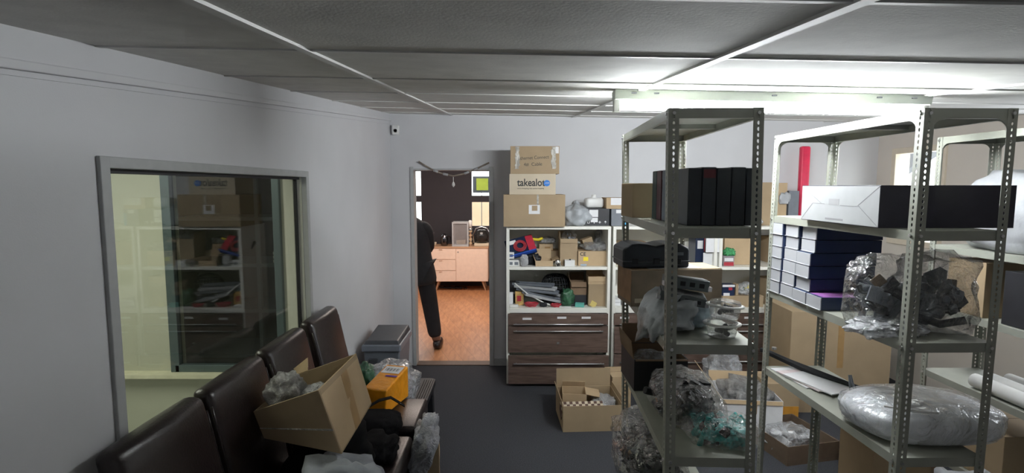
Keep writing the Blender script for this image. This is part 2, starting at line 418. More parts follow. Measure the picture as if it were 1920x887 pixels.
# right wall with window
RW0, RW1, RZ0, RZ1 = 4.56, 5.10, 1.35, 2.15
b = MB()
def wr(y0, y1, z0, z1a, z1b):
    b.box8([(XR, y0, z0), (XR+TH, y0, z0), (XR+TH, y1, z0), (XR, y1, z0), (XR, y0, z1a), (XR+TH, y0, z1a), (XR+TH, y1, z1b), (XR, y1, z1b)])
tz = lambda y: zc(XR, y)+.02
wr(YF, RW0, 0, tz(YF), tz(RW0)); wr(RW1, YB, 0, tz(RW1), tz(YB)); wr(RW0, RW1, 0, RZ0, RZ0); wr(RW0, RW1, RZ1, tz(RW0), tz(RW1))
WALLR = mat('wall_paint_warm', (.66, .61, .55), .75, var=.03, scale=3)
S('wall_right', b, WALLR)
r = E('window_2', 'x', 'x'); del r['label']; del r['category']; r['kind'] = 'structure'
f = MB(); f.box(XR-.02, XR+.05, RW0-.05, RW0+.004, RZ0-.05, RZ1+.05); f.box(XR-.02, XR+.05, RW1-.004, RW1+.05, RZ0-.05, RZ1+.05)
f.box(XR-.02, XR+.05, RW0, RW1, RZ1-.004, RZ1+.05); f.box(XR-.02, XR+.05, RW0, RW1, RZ0-.05, RZ0+.004)
f.build('window_frame', mat('frame_cream', (.70, .62, .50), .5, var=.04), r, bevel=.004)
B(XR+.02, XR+.025, RW0, RW1, RZ0, RZ1).build('pane', GLASS, r)
S('wall_outside', MB().slab([(4.6, 6.9, 1.73), (4.6, 6.9, 2.8), (4.6, 4.9, 2.8), (4.6, 4.9, 2.67)], .1), mat('outside_grey', (.10, .105, .115), .8, var=.05))
# rear wall
b = MB(); b.box(XL-TH, XR+TH, YF-TH, YF, 0, 2.2); S('wall_rear', b, WALL)
# skirting of the left and back walls
S('baseboard_back', B(DX1+jw+.01, XR, YB-.012, YB, 0, .07), FRAMEG)
# corner trunking (vertical) and PIR sensor
S('trim_22', B(at(722, 300, YB-.02).x, at(732, 300, YB-.02).x, YB-.03, YB, 0, 2.50), WALL, bevel=.003)
p = at(743, 245, YB)
r = E('motion_sensor', 'small white motion sensor high in the corner beside the doorway', 'sensor', (p.x, YB, p.z-.045))
B(-.035, .035, -.05, 0, 0, .095).build('housing', WHITEP, r, bevel=.012, seg=3)
MB().lathe([(.001, -.012), (.014, -.006), (.018, 0)], n=12).build('lens', GREYL, r).matrix_local = Matrix.Translation((0, -.05, .04)) @ Matrix.Rotation(R(90), 4, 'X')

# ---------- room beyond the door ----------
b = MB(); b.box(-3.7, 2.5, 9.82, 9.92, 0, .72)
charcoal = mat('charcoal_wall', (.028, .025, .030), .8, var=.06, scale=4)
YW = 9.82
def X9(px): return at(px, 400, YW).x
def Z9(py): return at(850, py, YW).z
zr = [Z9(424), Z9(379), Z9(367), Z9(321)]
xs = [-3.7, X9(740), X9(790), X9(884.5), X9(918.5), 2.5]
b = MB(); b.box(-3.7, 2.5, YW, YW+.1, 0, zr[0]); b.box(xs[1], xs[2], YW, YW+.1, zr[1], zr[2]); b.box(xs[3], xs[4], YW, YW+.1, zr[1], zr[2]); b.box(-3.7, 2.5, YW, YW+.1, zr[3], 2.9)
b.box(xs[0], xs[1], YW, YW+.1, zr[0], zr[3]); b.box(xs[2], xs[3], YW, YW+.1, zr[0], zr[3]); b.box(xs[4], xs[5], YW, YW+.1, zr[0], zr[3])
S('wall_beyond', b, charcoal)
b = MB(); b.box(-3.7, -3.6, YB+TH, YW, 0, 2.9); b.box(2.4, 2.5, YB+TH, YW, 0, 2.9)
S('wall_beyond_sides', b, mat('cream_wall', (.7, .62, .55), .8, var=.03))
S('ceiling_beyond', B(-3.7, 2.5, YB+TH, YW+.1, 2.9, 3.0), mat('white_ceiling', (.75, .74, .72), .8, var=.03))
k = 3
for (xa, xb) in ((xs[1], xs[2]), (xs[3], xs[4])):
    for (za, zb_) in ((zr[0], zr[1]), (zr[2], zr[3])):
        S('window_%d' % k, B(xa, xb, YW+.05, YW+.056, za, zb_), GLASS); k += 1
# things seen through those windows
lit = mat('orange_wall_painted_glow', (1, .66, .45), .8, var=.03, emit=.62)  # emission stands in for light falling on the facade
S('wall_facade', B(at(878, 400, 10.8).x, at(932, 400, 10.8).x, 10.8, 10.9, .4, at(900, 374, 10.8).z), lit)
S('floor_outside', B(-4, 3, 10.0, 13, .3, .4), FRAMEW)
r = E('street_sign', 'small yellow-green sign seen through the upper right pane beyond the doorway', 'sign', (at(903, 365, 10.5).x, 10.5, 1.62))
B(-.008, .008, .0, .012, -1.22, .1).build('post', FRAMEG, r)
B(-.17, .17, -.02, .0, .1, .42).build('backing_board', GREYM, r)
B(-.10, .13, -.025, -.02, .15, .38).build('sign_face', mat('lime', (.75, .85, .1), .5, var=.1), r)
# sideboard
YS = 9.3
r = E('sideboard', 'pale sideboard with three drawers and a door in the room beyond', 'sideboard', (0, YS, 0))
peach = mat('pale_birch', (.80, .62, .50), .5, var=.04)
oak = mat('oak_top', (.45, .27, .16), .5, var=.1, stretch=(1, 8, 8))
x0, x1, xm = at(798, 500, YS).x, at(915, 500, YS).x, at(855, 500, YS).x
zb, zt = at(850, 528, YS).z, at(850, 466, YS).z
B(x0, x1, 0, .45, zb, zt).build('carcass', peach, r, bevel=.003)
B(x0-.01, x1+.01, -.012, .46, zt, zt+.03).build('top', oak, r, bevel=.003)
for i in range(3):
    h = (zt-zb)/3
    d = B(x0+.012, xm-.006, -.016, 0, zb+i*h+.006, zb+(i+1)*h-.006).build('drawer', peach, r, bevel=.002)
    B((x0+xm)/2-.03, (x0+xm)/2+.03, -.026, -.016, zb+(i+1)*h-.022, zb+(i+1)*h-.014).build('pull', oak, d)
d = B(xm+.006, x1-.012, -.016, 0, zb+.008, zt-.008).build('door', peach, r, bevel=.002)
B(xm+.03, xm+.05, -.026, -.016, zt-.07, zt-.05).build('knob', METAL, d)
for lx, s_ in ((x0+.22, -1), (x1-.1, 1)):
    for ly in (.06, .38): MB().tube([(lx, ly, zb), (lx+s_*.05, ly, 0)], [.022, .012], 8).build('leg', oak, r)
# objects on sideboard
zs = zt+.03
def SX(px): return at(px, 440, YS+.15).x
r = E('display_case', 'clear acrylic display case with grey frame on the sideboard', 'display case', (SX(864), YS+.18, zs))
hw = (SX(878)-SX(850))/2; hh = at(860, 416, YS+.1).z-zs
f = MB()
for sx_ in (-1, 1):
    for sy_ in (-1, 1): f.box(sx_*hw-.012, sx_*hw+.012, sy_*.12-.012, sy_*.12+.012, 0, hh)
f.box(-hw, hw, -.13, .13, hh-.03, hh); f.box(-hw, hw, -.13, .13, 0, .03)
f.build('frame', GREYL, r)
f = MB(); f.box(-hw, hw, -.115, -.111, .03, hh-.03); f.box(-hw, -hw+.004, -.11, .11, .03, hh-.03); f.build('panel', plastic('acrylic', (.5, .48, .48), .25, .3, .1, bump=.02), r)
B(-hw*.6, hw*.6, -.05, .06, .03, .10).build('tray', CARDL, r, bevel=.005)
def pot(name, label, px, rr, h_, m, handle=True, y=YS+.16):
    r = E(name, label, 'kettle' if 'kettle' in name else 'cup', (SX(px), y, zs))
    MB().lathe([(rr*.8, 0), (rr, h_*.15), (rr, h_*.6), (rr*.7, h_*.85), (rr*.3, h_)], n=16).build('body', m, r, smooth=True)
    if handle: MB().tube([(rr*.9, 0, h_*.2), (rr*1.6, 0, h_*.3), (rr*1.6, 0, h_*.7), (rr*.8, 0, h_*.8)], .008, 6).build('handle', m, r)
    return r
CHROME = mat('chrome', (.8, .8, .8), .12, metal=1, var=.02)
pot('kettle', 'dark chrome kettle on the sideboard left of the display case', 833, .07, .22, mat('dark_chrome', (.12, .12, .13), .15, metal=1, var=.05))
r = E('coffee_maker', 'glass domed coffee maker with a black jug on the right of the sideboard', 'coffee maker', (SX(903), YS+.18, zs))
B(-.13, .13, -.1, .1, 0, .05).build('base', CARDP, r, bevel=.01)
MB().lathe([(.09, .05), (.12, .1), (.125, .18), (.10, .26), (.05, .29)], n=20).build('jug', mat('dark_glass', (.02, .02, .02), .08, var=.05), r, smooth=True)
MB().tube([(-.14, 0, .05), (-.15, 0, .2), (-.1, 0, .31), (0, 0, .34), (.1, 0, .31), (.15, 0, .2), (.14, 0, .05)], .013, 8).build('hoop', CHROME, r, smooth=True)
r = E('spoon_holder', 'tall striped spoon holder between display case and coffee maker', 'holder', (SX(882), YS+.12, zs))
MB().lathe([(.03, 0), (.032, .3), (.03, .32)], n=14).build('body', CHROME, r, smooth=True)
for i in range(4): MB().lathe([(.034, .04+i*.07), (.034, .065+i*.07)], n=14).build('band', CARDL, r)
MB().lathe([(.03, .32), (.032, .44), (.02, .46)], n=14).build('cap', WHITEP, r, smooth=True)
tag(MB().lathe([(.04, 0), (.05, .06), (.05, .07)], n=14).build('sugar_bowl', CARDP, smooth=True), 'small pale bowl beside the kettle on the sideboard', 'bowl').location = (SX(814), YS+.1, zs)
r = E('biscuit_tin', 'dark gold tin on the sideboard behind the person', 'tin', (SX(806), YS+.25, zs))
MB().lathe([(.06, 0), (.06, .2)], n=16).build('body', mat('dark_gold', (.2, .13, .06), .4, metal=.6, var=.2), r, smooth=True)
MB().lathe([(.063, .2), (.063, .23), (.05, .235)], n=16).build('lid', METAL, r, smooth=True)
# cables under the sideboard
b = MB()
for j in range(4): b.tube([(x0+.3+j*.1+.12*math.sin(i*.9+j), YS+.25+.08*math.cos(i*1.3+j), .014+.012*((i+j) % 2)) for i in range(9)], .009, 6)
tag(b.build('power_cable', BLACKP, smooth=True), 'tangle of black cables on the floor under the sideboard', 'cable')
# wire garland over the door
b = MB(); pts = [at(*q, YB-.03) for q in ((785, 303), (798, 311), (812, 319), (830, 326), (850, 330), (870, 326), (888, 319), (903, 312), (917, 305))]
r = E('wall_hanging', 'bent twig hanging strung over the top of the doorway', 'wall hanging', pts[4])
L_ = [p-pts[4] for p in pts]
MB().tube(L_, .008, 6).build('twig', mat('twig', (.25, .21, .17), .7, var=.3), r, smooth=True)
b = MB()
for i in (2, 3, 5, 6): b.tube([L_[i]*.96+L_[i+1]*.04 if i < 8 else L_[i], L_[i]*.5+L_[i+1]*.5], .012, 6)
b.build('binding', GREYL, r, smooth=True)
b = MB(); b.tube([(0, 0, -.01), (0, -.003, -.06)], .003, 5); b.lathe([(.004, -.11), (.016, -.09), (.012, -.07), (.003, -.055)], n=8); b.build('pendant', WHITEP, r, smooth=True)

# ---------- next room seen through the left window ----------
NY = 3.6
nx = lambda px: at(px, 500, NY).x
nz0 = at(300, 690, NY).z
NX0, NX1 = nx(322), nx(526)
b = MB(); b.box(-4.3, NX0, NY, NY+.1, 0, 2.4); b.box(NX1, XL-TH, NY, NY+.1, 0, 2.4); b.box(NX0, NX1, NY, NY+.1, 0, nz0-.0); b.box(NX0, NX1, NY, NY+.1, 2.25, 2.4)
S('wall_next_room', b, WALLG)
b = MB(); b.box(-4.3, -4.2, -.5, NY, 0, 2.4); b.box(-4.2, XL-TH, -.6, -.5, 0, 2.4)
S('wall_next_room_side', b, WALLG)
S('ceiling_next_room', B(-4.3, XL-TH, -.6, NY+.1, 2.4, 2.5), WALLG)
S('floor_next_room', B(-4.3, XL-TH, -.6, NY+.1, -.05, 0), FRAMEG)
S('trim_23', B(-4.2, XL-TH, NY-.09, NY, nz0-.045, nz0-.02), mat('sill_cream', (.68, .66, .50), .6, var=.08))
r = E('window_7', 'x', 'x'); del r['label']; del r['category']; r['kind'] = 'structure'
f = MB(); f.box(NX0-.03, NX0+.03, NY-.03, NY+.02, nz0-.02, 2.25); f.box(NX1-.03, NX1+.02, NY-.03, NY+.02, nz0-.02, 2.25); f.box(NX0, NX1, NY-.03, NY+.02, nz0-.02, nz0+.03)
f.build('window_frame', ALU, r, bevel=.004)
B(NX0+.02, NX1-.02, NY, NY+.006, nz0+.03, 2.25).build('pane', GLASS, r)
# dark store behind that window
b = MB(); b.box(-4.3, XL-TH, 5.2, 5.3, 0, 2.4); b.box(-4.3, -4.2, NY+.1, 5.2, 0, 2.4); b.box(XL-TH-.02, XL-TH, NY+.1, 5.2, 0, 2.4)
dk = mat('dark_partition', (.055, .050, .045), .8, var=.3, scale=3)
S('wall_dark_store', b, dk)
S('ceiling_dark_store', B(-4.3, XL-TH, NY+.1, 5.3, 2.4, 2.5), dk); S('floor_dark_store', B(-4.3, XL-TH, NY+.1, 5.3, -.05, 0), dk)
r = E('storage_shelf', 'dark shelf unit dimly seen behind the inner window', 'shelving', (-2.2, 4.75, 0))
for z in (.35, .75, 1.15, 1.55, 1.95): B(-.75, .75, -.2, .3, z, z+.03).build('shelf', GREYM, r)
for x in (-.75, -.0, .72): B(x, x+.03, -.2, -.17, 0, 2.1).build('post', GREYM, r)
tag(B(-.22, .0, 0, .2, 0, .09).build('parts_bin', RED, bevel=.01), 'red plastic bin on the dark shelf behind the inner window', 'bin').location = (-1.78, 4.6, 1.18)
for i in range(3):
    tag(B(0, .16, 0, .2, 0, .028).build('paper_tray', WHITEP, bevel=.004), 'white tray stacked beside the red bin on the dark shelf', 'tray', 'white trays behind the inner window').location = (-2.08, 4.6, 1.18+i*.035)

# ================= LAMP =================
LY = 2.60
r = E('fluorescent_light', 'long white fluorescent batten light fixed under the ceiling, switched on', 'light fixture', (0, LY, 0))
lx0, lx1 = at(1150, 180, LY).x, at(1738, 180, LY).x
def lz(x): return zc(x, LY)
b = MB(); b.box8([(x, y, lz(x)-.05) for x, y in ((lx0, -.035), (lx1, -.035), (lx1, .035), (lx0, .035))]+[(x, y, lz(x)-.004) for x, y in ((lx0, -.045), (lx1, -.045), (lx1, .045), (lx0, .045))])
b.build('housing', mat('batten_enamel', (.62, .66, .60), .4, var=.03), r, bevel=.004)
tubem = mat('fluorescent_tube', (.93, .97, 1.0), .3, emit=TUBE_EMIT, var=0)
MB().tube([(lx0+.03, 0, lz(lx0)-.078), (lx1-.03, 0, lz(lx1)-.078)], .019, 16).build('tube', tubem, r, smooth=True)
for x, s_ in ((lx0, 1), (lx1, -1)):
    B(min(x, x+s_*.03), max(x, x+s_*.03), -.02, .02, lz(x)-.105, lz(x)-.04).build('lamp_holder', WHITEP, r, bevel=.004)
for f_ in (.06, .13, .5, .83, .94):
    x = lx0+(lx1-lx0)*f_
    B(x-.012, x+.012, -.0455, -.041, lz(x)-.024, lz(x)-.018).build('slot', GREYD, r)

# ================= RACKS =================
def post_mesh(cx, cy, sx, sy, H, w_=.034, pitch=.02):
    b = MB(); n = int(H/pitch)
    def leg(o, u):
        o = Vector(o); u = Vector(u); prev = None
        for i in range(n):
            z0 = i*pitch; z1 = z0+pitch; zm = (z0+z1)/2
            outer = [(0, z0), (w_/2, z0), (w_, z0), (w_, zm), (w_, z1), (w_/2, z1), (0, z1), (0, zm)]
            hx, hz = .0042, .0068
            inner = [(w_/2+hx*a, zm+hz*c_) for a, c_ in ((-.7, -.7), (0, -1), (.7, -.7), (1, 0), (.7, .7), (0, 1), (-.7, .7), (-1, 0))]
            O = [b.v(o+u*p_+Vector((0, 0, q))) for p_, q in outer]; I = [b.v(o+u*p_+Vector((0, 0, q))) for p_, q in inner]
            for k_ in range(8): b.face([O[k_], O[(k_+1) % 8], I[(k_+1) % 8], I[k_]])
    leg((cx, cy, 0), (sx, 0, 0)); leg((cx, cy, 0), (0, sy, 0))
    return b
def rack(label, loc, rz, W, D, H, levels, lean=0, gusset=True):
    r = E('metal_rack', label, 'shelving rack', loc, rz, None)
    sh = lambda p: (p.x+lean*(1-p.z/H), p.y, p.z)
    for cx, sx_ in ((0, 1), (W, -1)):
        for cy, sy_ in ((0, 1), (D, -1)):
            b = post_mesh(cx, cy, sx_, sy_, H); 
            for v in b.bm.verts: v.co = Vector(sh(v.co))
            b.build('post', RACK, r, solid=.002)
            b = MB(); b.f = sh; b.box(cx-.002 if sx_ > 0 else cx-.036, cx+.036 if sx_ > 0 else cx+.002, cy-.002 if sy_ > 0 else cy-.036, cy+.036 if sy_ > 0 else cy+.002, 0, .015); b.build('foot', BLACKP, r)
    e = .003; lip = .034
    for i, z in enumerate(levels):
        b = MB(); b.f = sh; top = z; x0, x1, y0, y1 = e, W-e, e, D-e; t = .0018
        b.box(x0, x1, y0, y1, top-t, top)
        b.box(x0, x1, y0, y0+t, top-lip, top-t); b.box(x0, x1, y1-t, y1, top-lip, top-t)
        b.box(x0, x0+t, y0+t, y1-t, top-lip, top-t); b.box(x1-t, x1, y0+t, y1-t, top-lip, top-t)
        # returned inner lips and centre stiffener
        b.box(x0+t, x1-t, y0+t, y0+.014, top-lip, top-lip+t); b.box(x0+t, x1-t, y1-.014, y1-t, top-lip, top-lip+t)
        b.box(x0+t, x0+.014, y0+.014, y1-.014, top-lip, top-lip+t); b.box(x1-.014, x1-t, y0+.014, y1-.014, top-lip, top-lip+t)
        b.box(x0+t, x1-t, D/2-.015, D/2+.015, top-lip*.6, top-t)
        s = b.build('shelf', RACK, r)
        for cx, sx_ in ((0, 1), (W, -1)):
            for cy, sy_ in ((0, 1), (D, -1)):
                dz = .017
                b = MB(); b.f = sh; b.tube([(cx+sx_*.017, cy-sy_*.007, top-dz), (cx+sx_*.017, cy+sy_*.004, top-dz)], .006, 6); b.build('bolt', BOLT, s)
                b = MB(); b.f = sh; b.tube([(cx-sx_*.007, cy+sy_*.017, top-dz), (cx+sx_*.004, cy+sy_*.017, top-dz)], .006, 6); b.build('bolt', BOLT, s)
        if gusset and i == 0:
            for cx, sx_ in ((0, 1), (W, -1)):
                for cy, sy_ in ((0, 1), (D, -1)):
                    for ax in (0, 1):
                        g = MB(); g.f = sh; n = 6; a_ = .075; P = [(0, 0), (a_, 0)]
                        P = [(0.03, 0), (a_, 0)]+[(a_-(a_-.03)*math.sin(PI/2*k_/n), -(a_-.03)*(1-math.cos(PI/2*k_/n))) for k_ in range(1, n+1)]
                        if ax == 0: pts_ = [(cx+sx_*u, cy+sy_*.002, top-lip+v_) for u, v_ in P]
                        else: pts_ = [(cx+sx_*.002, cy+sy_*u, top-lip+v_) for u, v_ in P]
                        g.slab(pts_, .002).build('gusset', RACK, r)
    return r
H = 2.10
rack('grey perforated steel rack nearest the cupboards, holding upright black box files', (.520, 1.80, 0), R(-2.5), .31, .95, H, [2.10, 1.70, 1.297, .89, .50, .10], lean=.035, gusset=False)
rack('grey perforated steel rack with the white-ended flat carton and stacked navy boxes', (1.37, 1.80, 0), R(1), .315, .98, H, [2.10, 1.69, 1.30, .885, .10], lean=-.022)
rack('grey perforated steel rack at the right edge of the view, furthest right', (2.27, 1.90, 0), 0, .315, .98, H, [2.10, 1.53, 1.20, .84, .42, .10])

# ================= CUPBOARDS =================
CY = 4.85
def handle(parent, x0, x1, z, y=-.032):
    h_ = MB().tube([(x0, y, z), (x1, y, z)], .0065, 8).build('handle', METAL, parent, smooth=True)
    b = MB()
    for x in (x0+.04, x1-.04): b.tube([(x, y, z), (x, 0, z)], .004, 6)
    b.build('handle_stem', METAL, parent)
def cupboard(label, X0, W, pull=(0, 0, 0), labels=()):
    r = E('storage_cupboard', label, 'cupboard', (X0, CY, 0))
    D, Ht, t = .48, 1.478, .028
    for x in (0, W-t): B(x, x+t, 0, D, 0, Ht-t).build('side_panel', FRIDGE, r, bevel=.002)
    B(0, W, 0, D, Ht-t, Ht).build('top', FRIDGE, r, bevel=.002)
    B(t, W-t, D-.012, D, .06, Ht-t).build('back_panel', FRIDGE, r)
    B(t, W-t, .01, D-.012, 1.076, 1.104).build('shelf', FRIDGE, r, bevel=.002)
    B(t, W-t, 0, D-.012, .676, .72).build('shelf', FRIDGE, r, bevel=.002)
    B(t, W-t, .03, D-.012, 0, .05).build('plinth', FRIDGE, r)
    rows = [(.565, .672), (.305, .558), (.03, .298)]
    for i, (z0, z1) in enumerate(rows):
        dr = E('x', 'x', 'x') ; bpy.data.objects.remove(dr)
        d = B(t*.6, W-t*.6, -pull[i]-.018, -pull[i], z0, z1).build('drawer', DARKWOOD, r, bevel=.002)
        b = MB(); b.box(t+.01, t+.02, -pull[i], D-.05, z0+.02, z1-.03); b.box(W-t-.02, W-t-.01, -pull[i], D-.05, z0+.02, z1-.03); b.box(t+.02, W-t-.02, -pull[i], D-.05, z0+.02, z0+.03)
        b.build('drawer_box', FRIDGE, d)
        hz = z0+.012 if i == 0 else (z1-.045 if i == 1 else z1-.07)
        m_ = MB(); y = -pull[i]-.045
        m_.tube([(.065, y, hz), (W-.065, y, hz)], .0065, 8)
        for x in (.09, W-.09): m_.tube([(x, y, hz), (x, -pull[i]-.018, hz)], .004, 6)
        m_.build('handle', METAL, d, smooth=True)
        if i == 0:
            for (u, dz) in labels:
                B(u*W-.042, u*W+.042, -pull[i]-.0195, -pull[i]-.018, z0+.06+dz, z0+.08+dz).build('paper_label', WHITE, d)
        if i == 1: B(W*.5-.012, W*.5+.012, -pull[i]-.022, -pull[i]-.018, z0+.08, z0+.1).build('lock', METAL, d, bevel=.002)
    return r
cupboard('white cupboard with walnut drawers, the one right beside the doorway', -.052, .957, (0, .0, .07), ((.2, -.01), (.535, .0), (.77, .0)))
cupboard('white cupboard with walnut drawers, the middle one, partly behind the rack of black files', .925, .955, (0, .03, .03), ((.12, 0), (.3, 0), (.75, .01)))
cupboard('white cupboard with walnut drawers, the right-hand one with the red tin on its shelf', 1.90, .955, (0, .0, .0), ((.3, 0), (.7, 0)))
CT = 1.479; Z1 = 1.105; Z2 = .721

# --- boxes on top of cupboard 1
r = fcarton('cardboard_box', 'wide brown cardboard box, bottom of the stack on the cupboard', 944, 365, 1060, 423, 4.80, .42, CT, m=CARD, sticker=[(.41, .59, .40, .68, WHITE), (.46, .55, .5, .66, CARD), (.54, .57, .68, 1, TAPEC)])
zA = CT+(at(1000, 365, 4.8).z-CT)
r = fcarton('cardboard_box', 'printed brown delivery box with dark lettering and blue dot, middle of the stack', 955, 326, 1042, 365, 4.84, .36, zA, m=CARDP)
hb = at(1000, 326, 4.84).z-zA; wb_ = at(1042, 340, 4.84).x-at(955, 340, 4.84).x
text('takealot', .092, (-wb_*.33, -.181, hb*.42), FRONT, INK, r, bold=.0018, sx=.84)
d = MB().lathe([(.0285, 0), (.0285, .0015)], n=28).build('blue_dot', mat('logo_blue', (.03, .20, .62), .6, var=.04), r)
d.location = (wb_*.31, -.18, hb*.55); d.rotation_euler = FRONT
text('.com', .022, (wb_*.31-.020, -.1822, hb*.53), FRONT, WHITE, r)
text('more shopping, less queue hopping', .017, (-wb_*.33, -.181, hb*.27), FRONT, INK, r, sx=1.0)
zB = at(1000, 326, 4.84).z
r = fcarton('cardboard_box', 'worn brown cardboard box with handwriting, top of the stack', 957, 274, 1049, 326, 4.84, .36, zB, m=CARD, sticker=[(.90, .985, .74, .98, WHITE)])
hb = at(1000, 274, 4.84).z-zB
hw_ = at(1049, 300, 4.84).x-at(957, 300, 4.84).x
text('Ethernet Connect', .042, (-.15, -.181, hb*.50), (PI/2, R(-3), 0), INK, r, name='handwriting', sx=.9)
text('4#  Cable', .042, (-.10, -.181, hb*.28), (PI/2, R(-2), 0), INK, r, name='handwriting')
rnd = random.Random(3)
for u in (.14, .88):
    b = MB(); n = 12; L1 = []; L2 = []
    for i in range(n+1):
        z = hb*(.18+.8*i/n); L1.append((-hw_/2+hw_*u-.018+rnd.uniform(-.008, .008), -.183+rnd.uniform(-.002, .0), z)); L2.append((-hw_/2+hw_*u+.018+rnd.uniform(-.008, .008), -.183+rnd.uniform(-.002, 0), z))
    a_ = [b.v(p) for p in L1]; c_ = [b.v(p) for p in L2]
    for i in range(n): b.face([a_[i], c_[i], c_[i+1], a_[i+1]])
    b.build('peeling_tape', TAPEC, r, solid=.0006)
p = at(1080, 418, 4.95)
bag('courier_bag', 'crumpled grey-white courier bag between the tall box stack and black box', (at(1080, 418, 5.0).x, 5.02, CT), (.26, .3, .22), 3, GREYBAG, neck=.25, amp=.2)
r = fcarton('black_box', 'small black printed carton with two white labels on the cupboard top', 1094, 391, 1143, 419, 4.95, .3, CT, m=BLACK, sticker=[(.22, .56, .50, .92, WHITE), (.28, .55, .2, .46, WHITE)])
for i, s_ in enumerate(('▯', '↑', '✳', '☂')):
    pass
for i in range(4):
    b = MB(); x = -.085+i*.052; z = .02
    if i == 0: b.box(x, x+.004, -.152, -.1505, z, z+.024); b.box(x+.018, x+.022, -.152, -.1505, z, z+.024); b.box(x, x+.022, -.152, -.1505, z, z+.004)
    elif i == 1: b.box(x, x+.024, -.152, -.1505, z+.018, z+.024); b.box(x+.009, x+.015, -.152, -.1505, z, z+.018)
    elif i == 2: b.box(x, x+.024, -.152, -.1505, z+.009, z+.014); b.box(x+.009, x+.014, -.152, -.1505, z, z+.024)
    else: b.slab([(x, -.1505, z+.012), (x+.024, -.1505, z+.012), (x+.012, -.1505, z+.026)], .0015); b.box(x+.011, x+.014, -.152, -.1505, z, z+.012)
    b.build('symbol', WHITE, r)
zt_ = at(1110, 391, 4.95).z
r = E('plastic_canister', 'white plastic canister with small cap on the black printed carton', 'canister', (at(1114, 380, 5.05).x, 5.08, zt_+.002), R(8))
b = MB(); b.box(-.085, .085, -.06, .06, 0, .095); b.build('body', WHITEP, r, bevel=.028, seg=4, smooth=True)
MB().lathe([(.03, .09), (.022, .105), (.02, .125), (.0, .127)], n=16, caps=False).build('cap', WHITEP, r, smooth=True)
# right of it, on cupboard 2
fcarton('grey_carton', 'dark grey box with white label and blue tape on the middle cupboard', 1146, 392, 1176, 421, 4.92, .34, CT, m=GREYM, sticker=[(.3, .7, .75, .95, WHITE), (.8, .98, .05, .75, CYAN)])
fcarton('flat_carton', 'flat tan and white carton lying on the dark grey box', 1137, 371, 1178, 384, 4.95, .28, at(1146, 392, 4.92).z, m=CARDL, sticker=[(.2, 1, .35, 1, WHITE)])
# top of cupboard 2 and 3 things behind the racks
fcarton('cardboard_box', 'brown carton on the middle cupboard top behind the black files', 1398, 342, 1452, 418, 5.0, .3, CT, m=CARD)
fcarton('white_envelope_box', 'white upright packet in front of the carton behind the black files', 1392, 360, 1413, 400, 4.93, .04, CT, m=WHITE)
bag('plastic_wrap', 'pale crumpled film lying on the cupboard beside the white packet', (at(1412, 410, 4.9).x, 4.9, CT), (.16, .1, .08), 5, CLEARW, amp=.3)
r = fcarton('cardboard_box', 'tan carton with torn white wrap on the right-hand cupboard top', 1454, 343, 1477, 417, 5.0, .25, CT, m=CARDL)
tag_ = blob(.10, .05, .12, 8, amp=.35, sub=3); me = bpy.data.meshes.new('torn_wrap'); tag_.to_mesh(me); tag_.free(); me.materials.append(WHITEBAG)
o = bpy.data.objects.new('torn_wrap', me); col.objects.link(o); o.parent = r; o.location = (.02, -.135, .2)
fcarton('navy_box', 'dark slate blue box beside the tan carton on the right-hand cupboard', 1477, 358, 1499, 417, 5.0, .3, CT, m=GREYM)
r = E('banner_tube', 'tall red tube standing on the right-hand cupboard against the wall', 'tube', (at(1508, 350, 5.2).x, 5.22, CT))
MB().box(-.045, .045, -.03, .03, 0, at(1508, 274, 5.2).z-CT).build('body', mat('red_tube', (.75, .03, .09), .4, var=.08), r, bevel=.018, seg=3, smooth=True)
MB().box(-.048, .048, -.033, .033, 0, .03).build('end_cap', RED, r, bevel=.01)
# right-hand cupboard top more boxes
fcarton('cardboard_box', 'plain brown carton at the far end of the cupboards under the window', 1540, 372, 1600, 420, 5.05, .28, CT, m=CARD)

# --- shelf items, cupboard 1 upper shelf (Z1)
Y1 = 4.93
r = E('hose_pack', 'blue packaged kit with a coiled red hose leaning on the upper shelf', 'packaged kit', (at(983, 480, Y1).x, Y1+.05, Z1+.09), rot=(R(-38), R(-14), R(8)))
B(-.14, .13, -.012, .012, 0, .20).build('backing_card', NAVY, r, bevel=.003)
def ring(rad, c, rr, y, n=26, a0=0, a1=2*PI):
    return [(c[0]+rad*math.cos(a0+(a1-a0)*i/n), y, c[1]+rad*math.sin(a0+(a1-a0)*i/n)) for i in range(n+1)]
b = MB(); [b.tube(ring(.058-.011*k_, (-.01, .10), 0, -.022-.004*k_), .0055, 6) for k_ in range(3)]; b.build('coiled_hose', RED, r, smooth=True)
B(.06, .13, -.02, -.012, .03, .19).build('side_print', mat('red_print', (.5, .03, .06), .4, var=.1), r)
B(-.10, -.035, -.016, -.012, .14, .18).build('price_label', WHITE, r)
B(-.13, .12, -.05, .0, .0, .012).build('blister_edge', BLUE, r)
tag(MB().tube([(-.06, 0, 0), (0, -.03, .02), (.05, .01, .01), (.09, 0, .03)], .014, 8).build('yellow_connector', YELLOW, smooth=True), 'yellow cable end lying behind the hose pack', 'cable').location = (at(1000, 449, 5.15).x, 5.16, at(1000, 452, 5.15).z)
fcarton('small_box', 'small white printed box stacked on another at the left end of upper shelf', 953, 474, 964, 489, Y1, .08, Z1+.065, m=WHITEP, sticker=[(.2, .8, .3, .8, GREYM)])
fcarton('small_box', 'small white printed box lying flat under the other at the shelf left', 952, 488, 975, 501, Y1-.02, .12, Z1, m=WHITEP, sticker=[(.15, .4, .2, .7, GREYM), (.55, .85, .2, .7, GREYM)])
bag('foil_pouch', 'silver foil pouch standing near the left of the upper shelf', (at(983, 490, Y1-.04).x, Y1-.03, Z1), (.075, .05, .12), 11, FOIL, amp=.12)
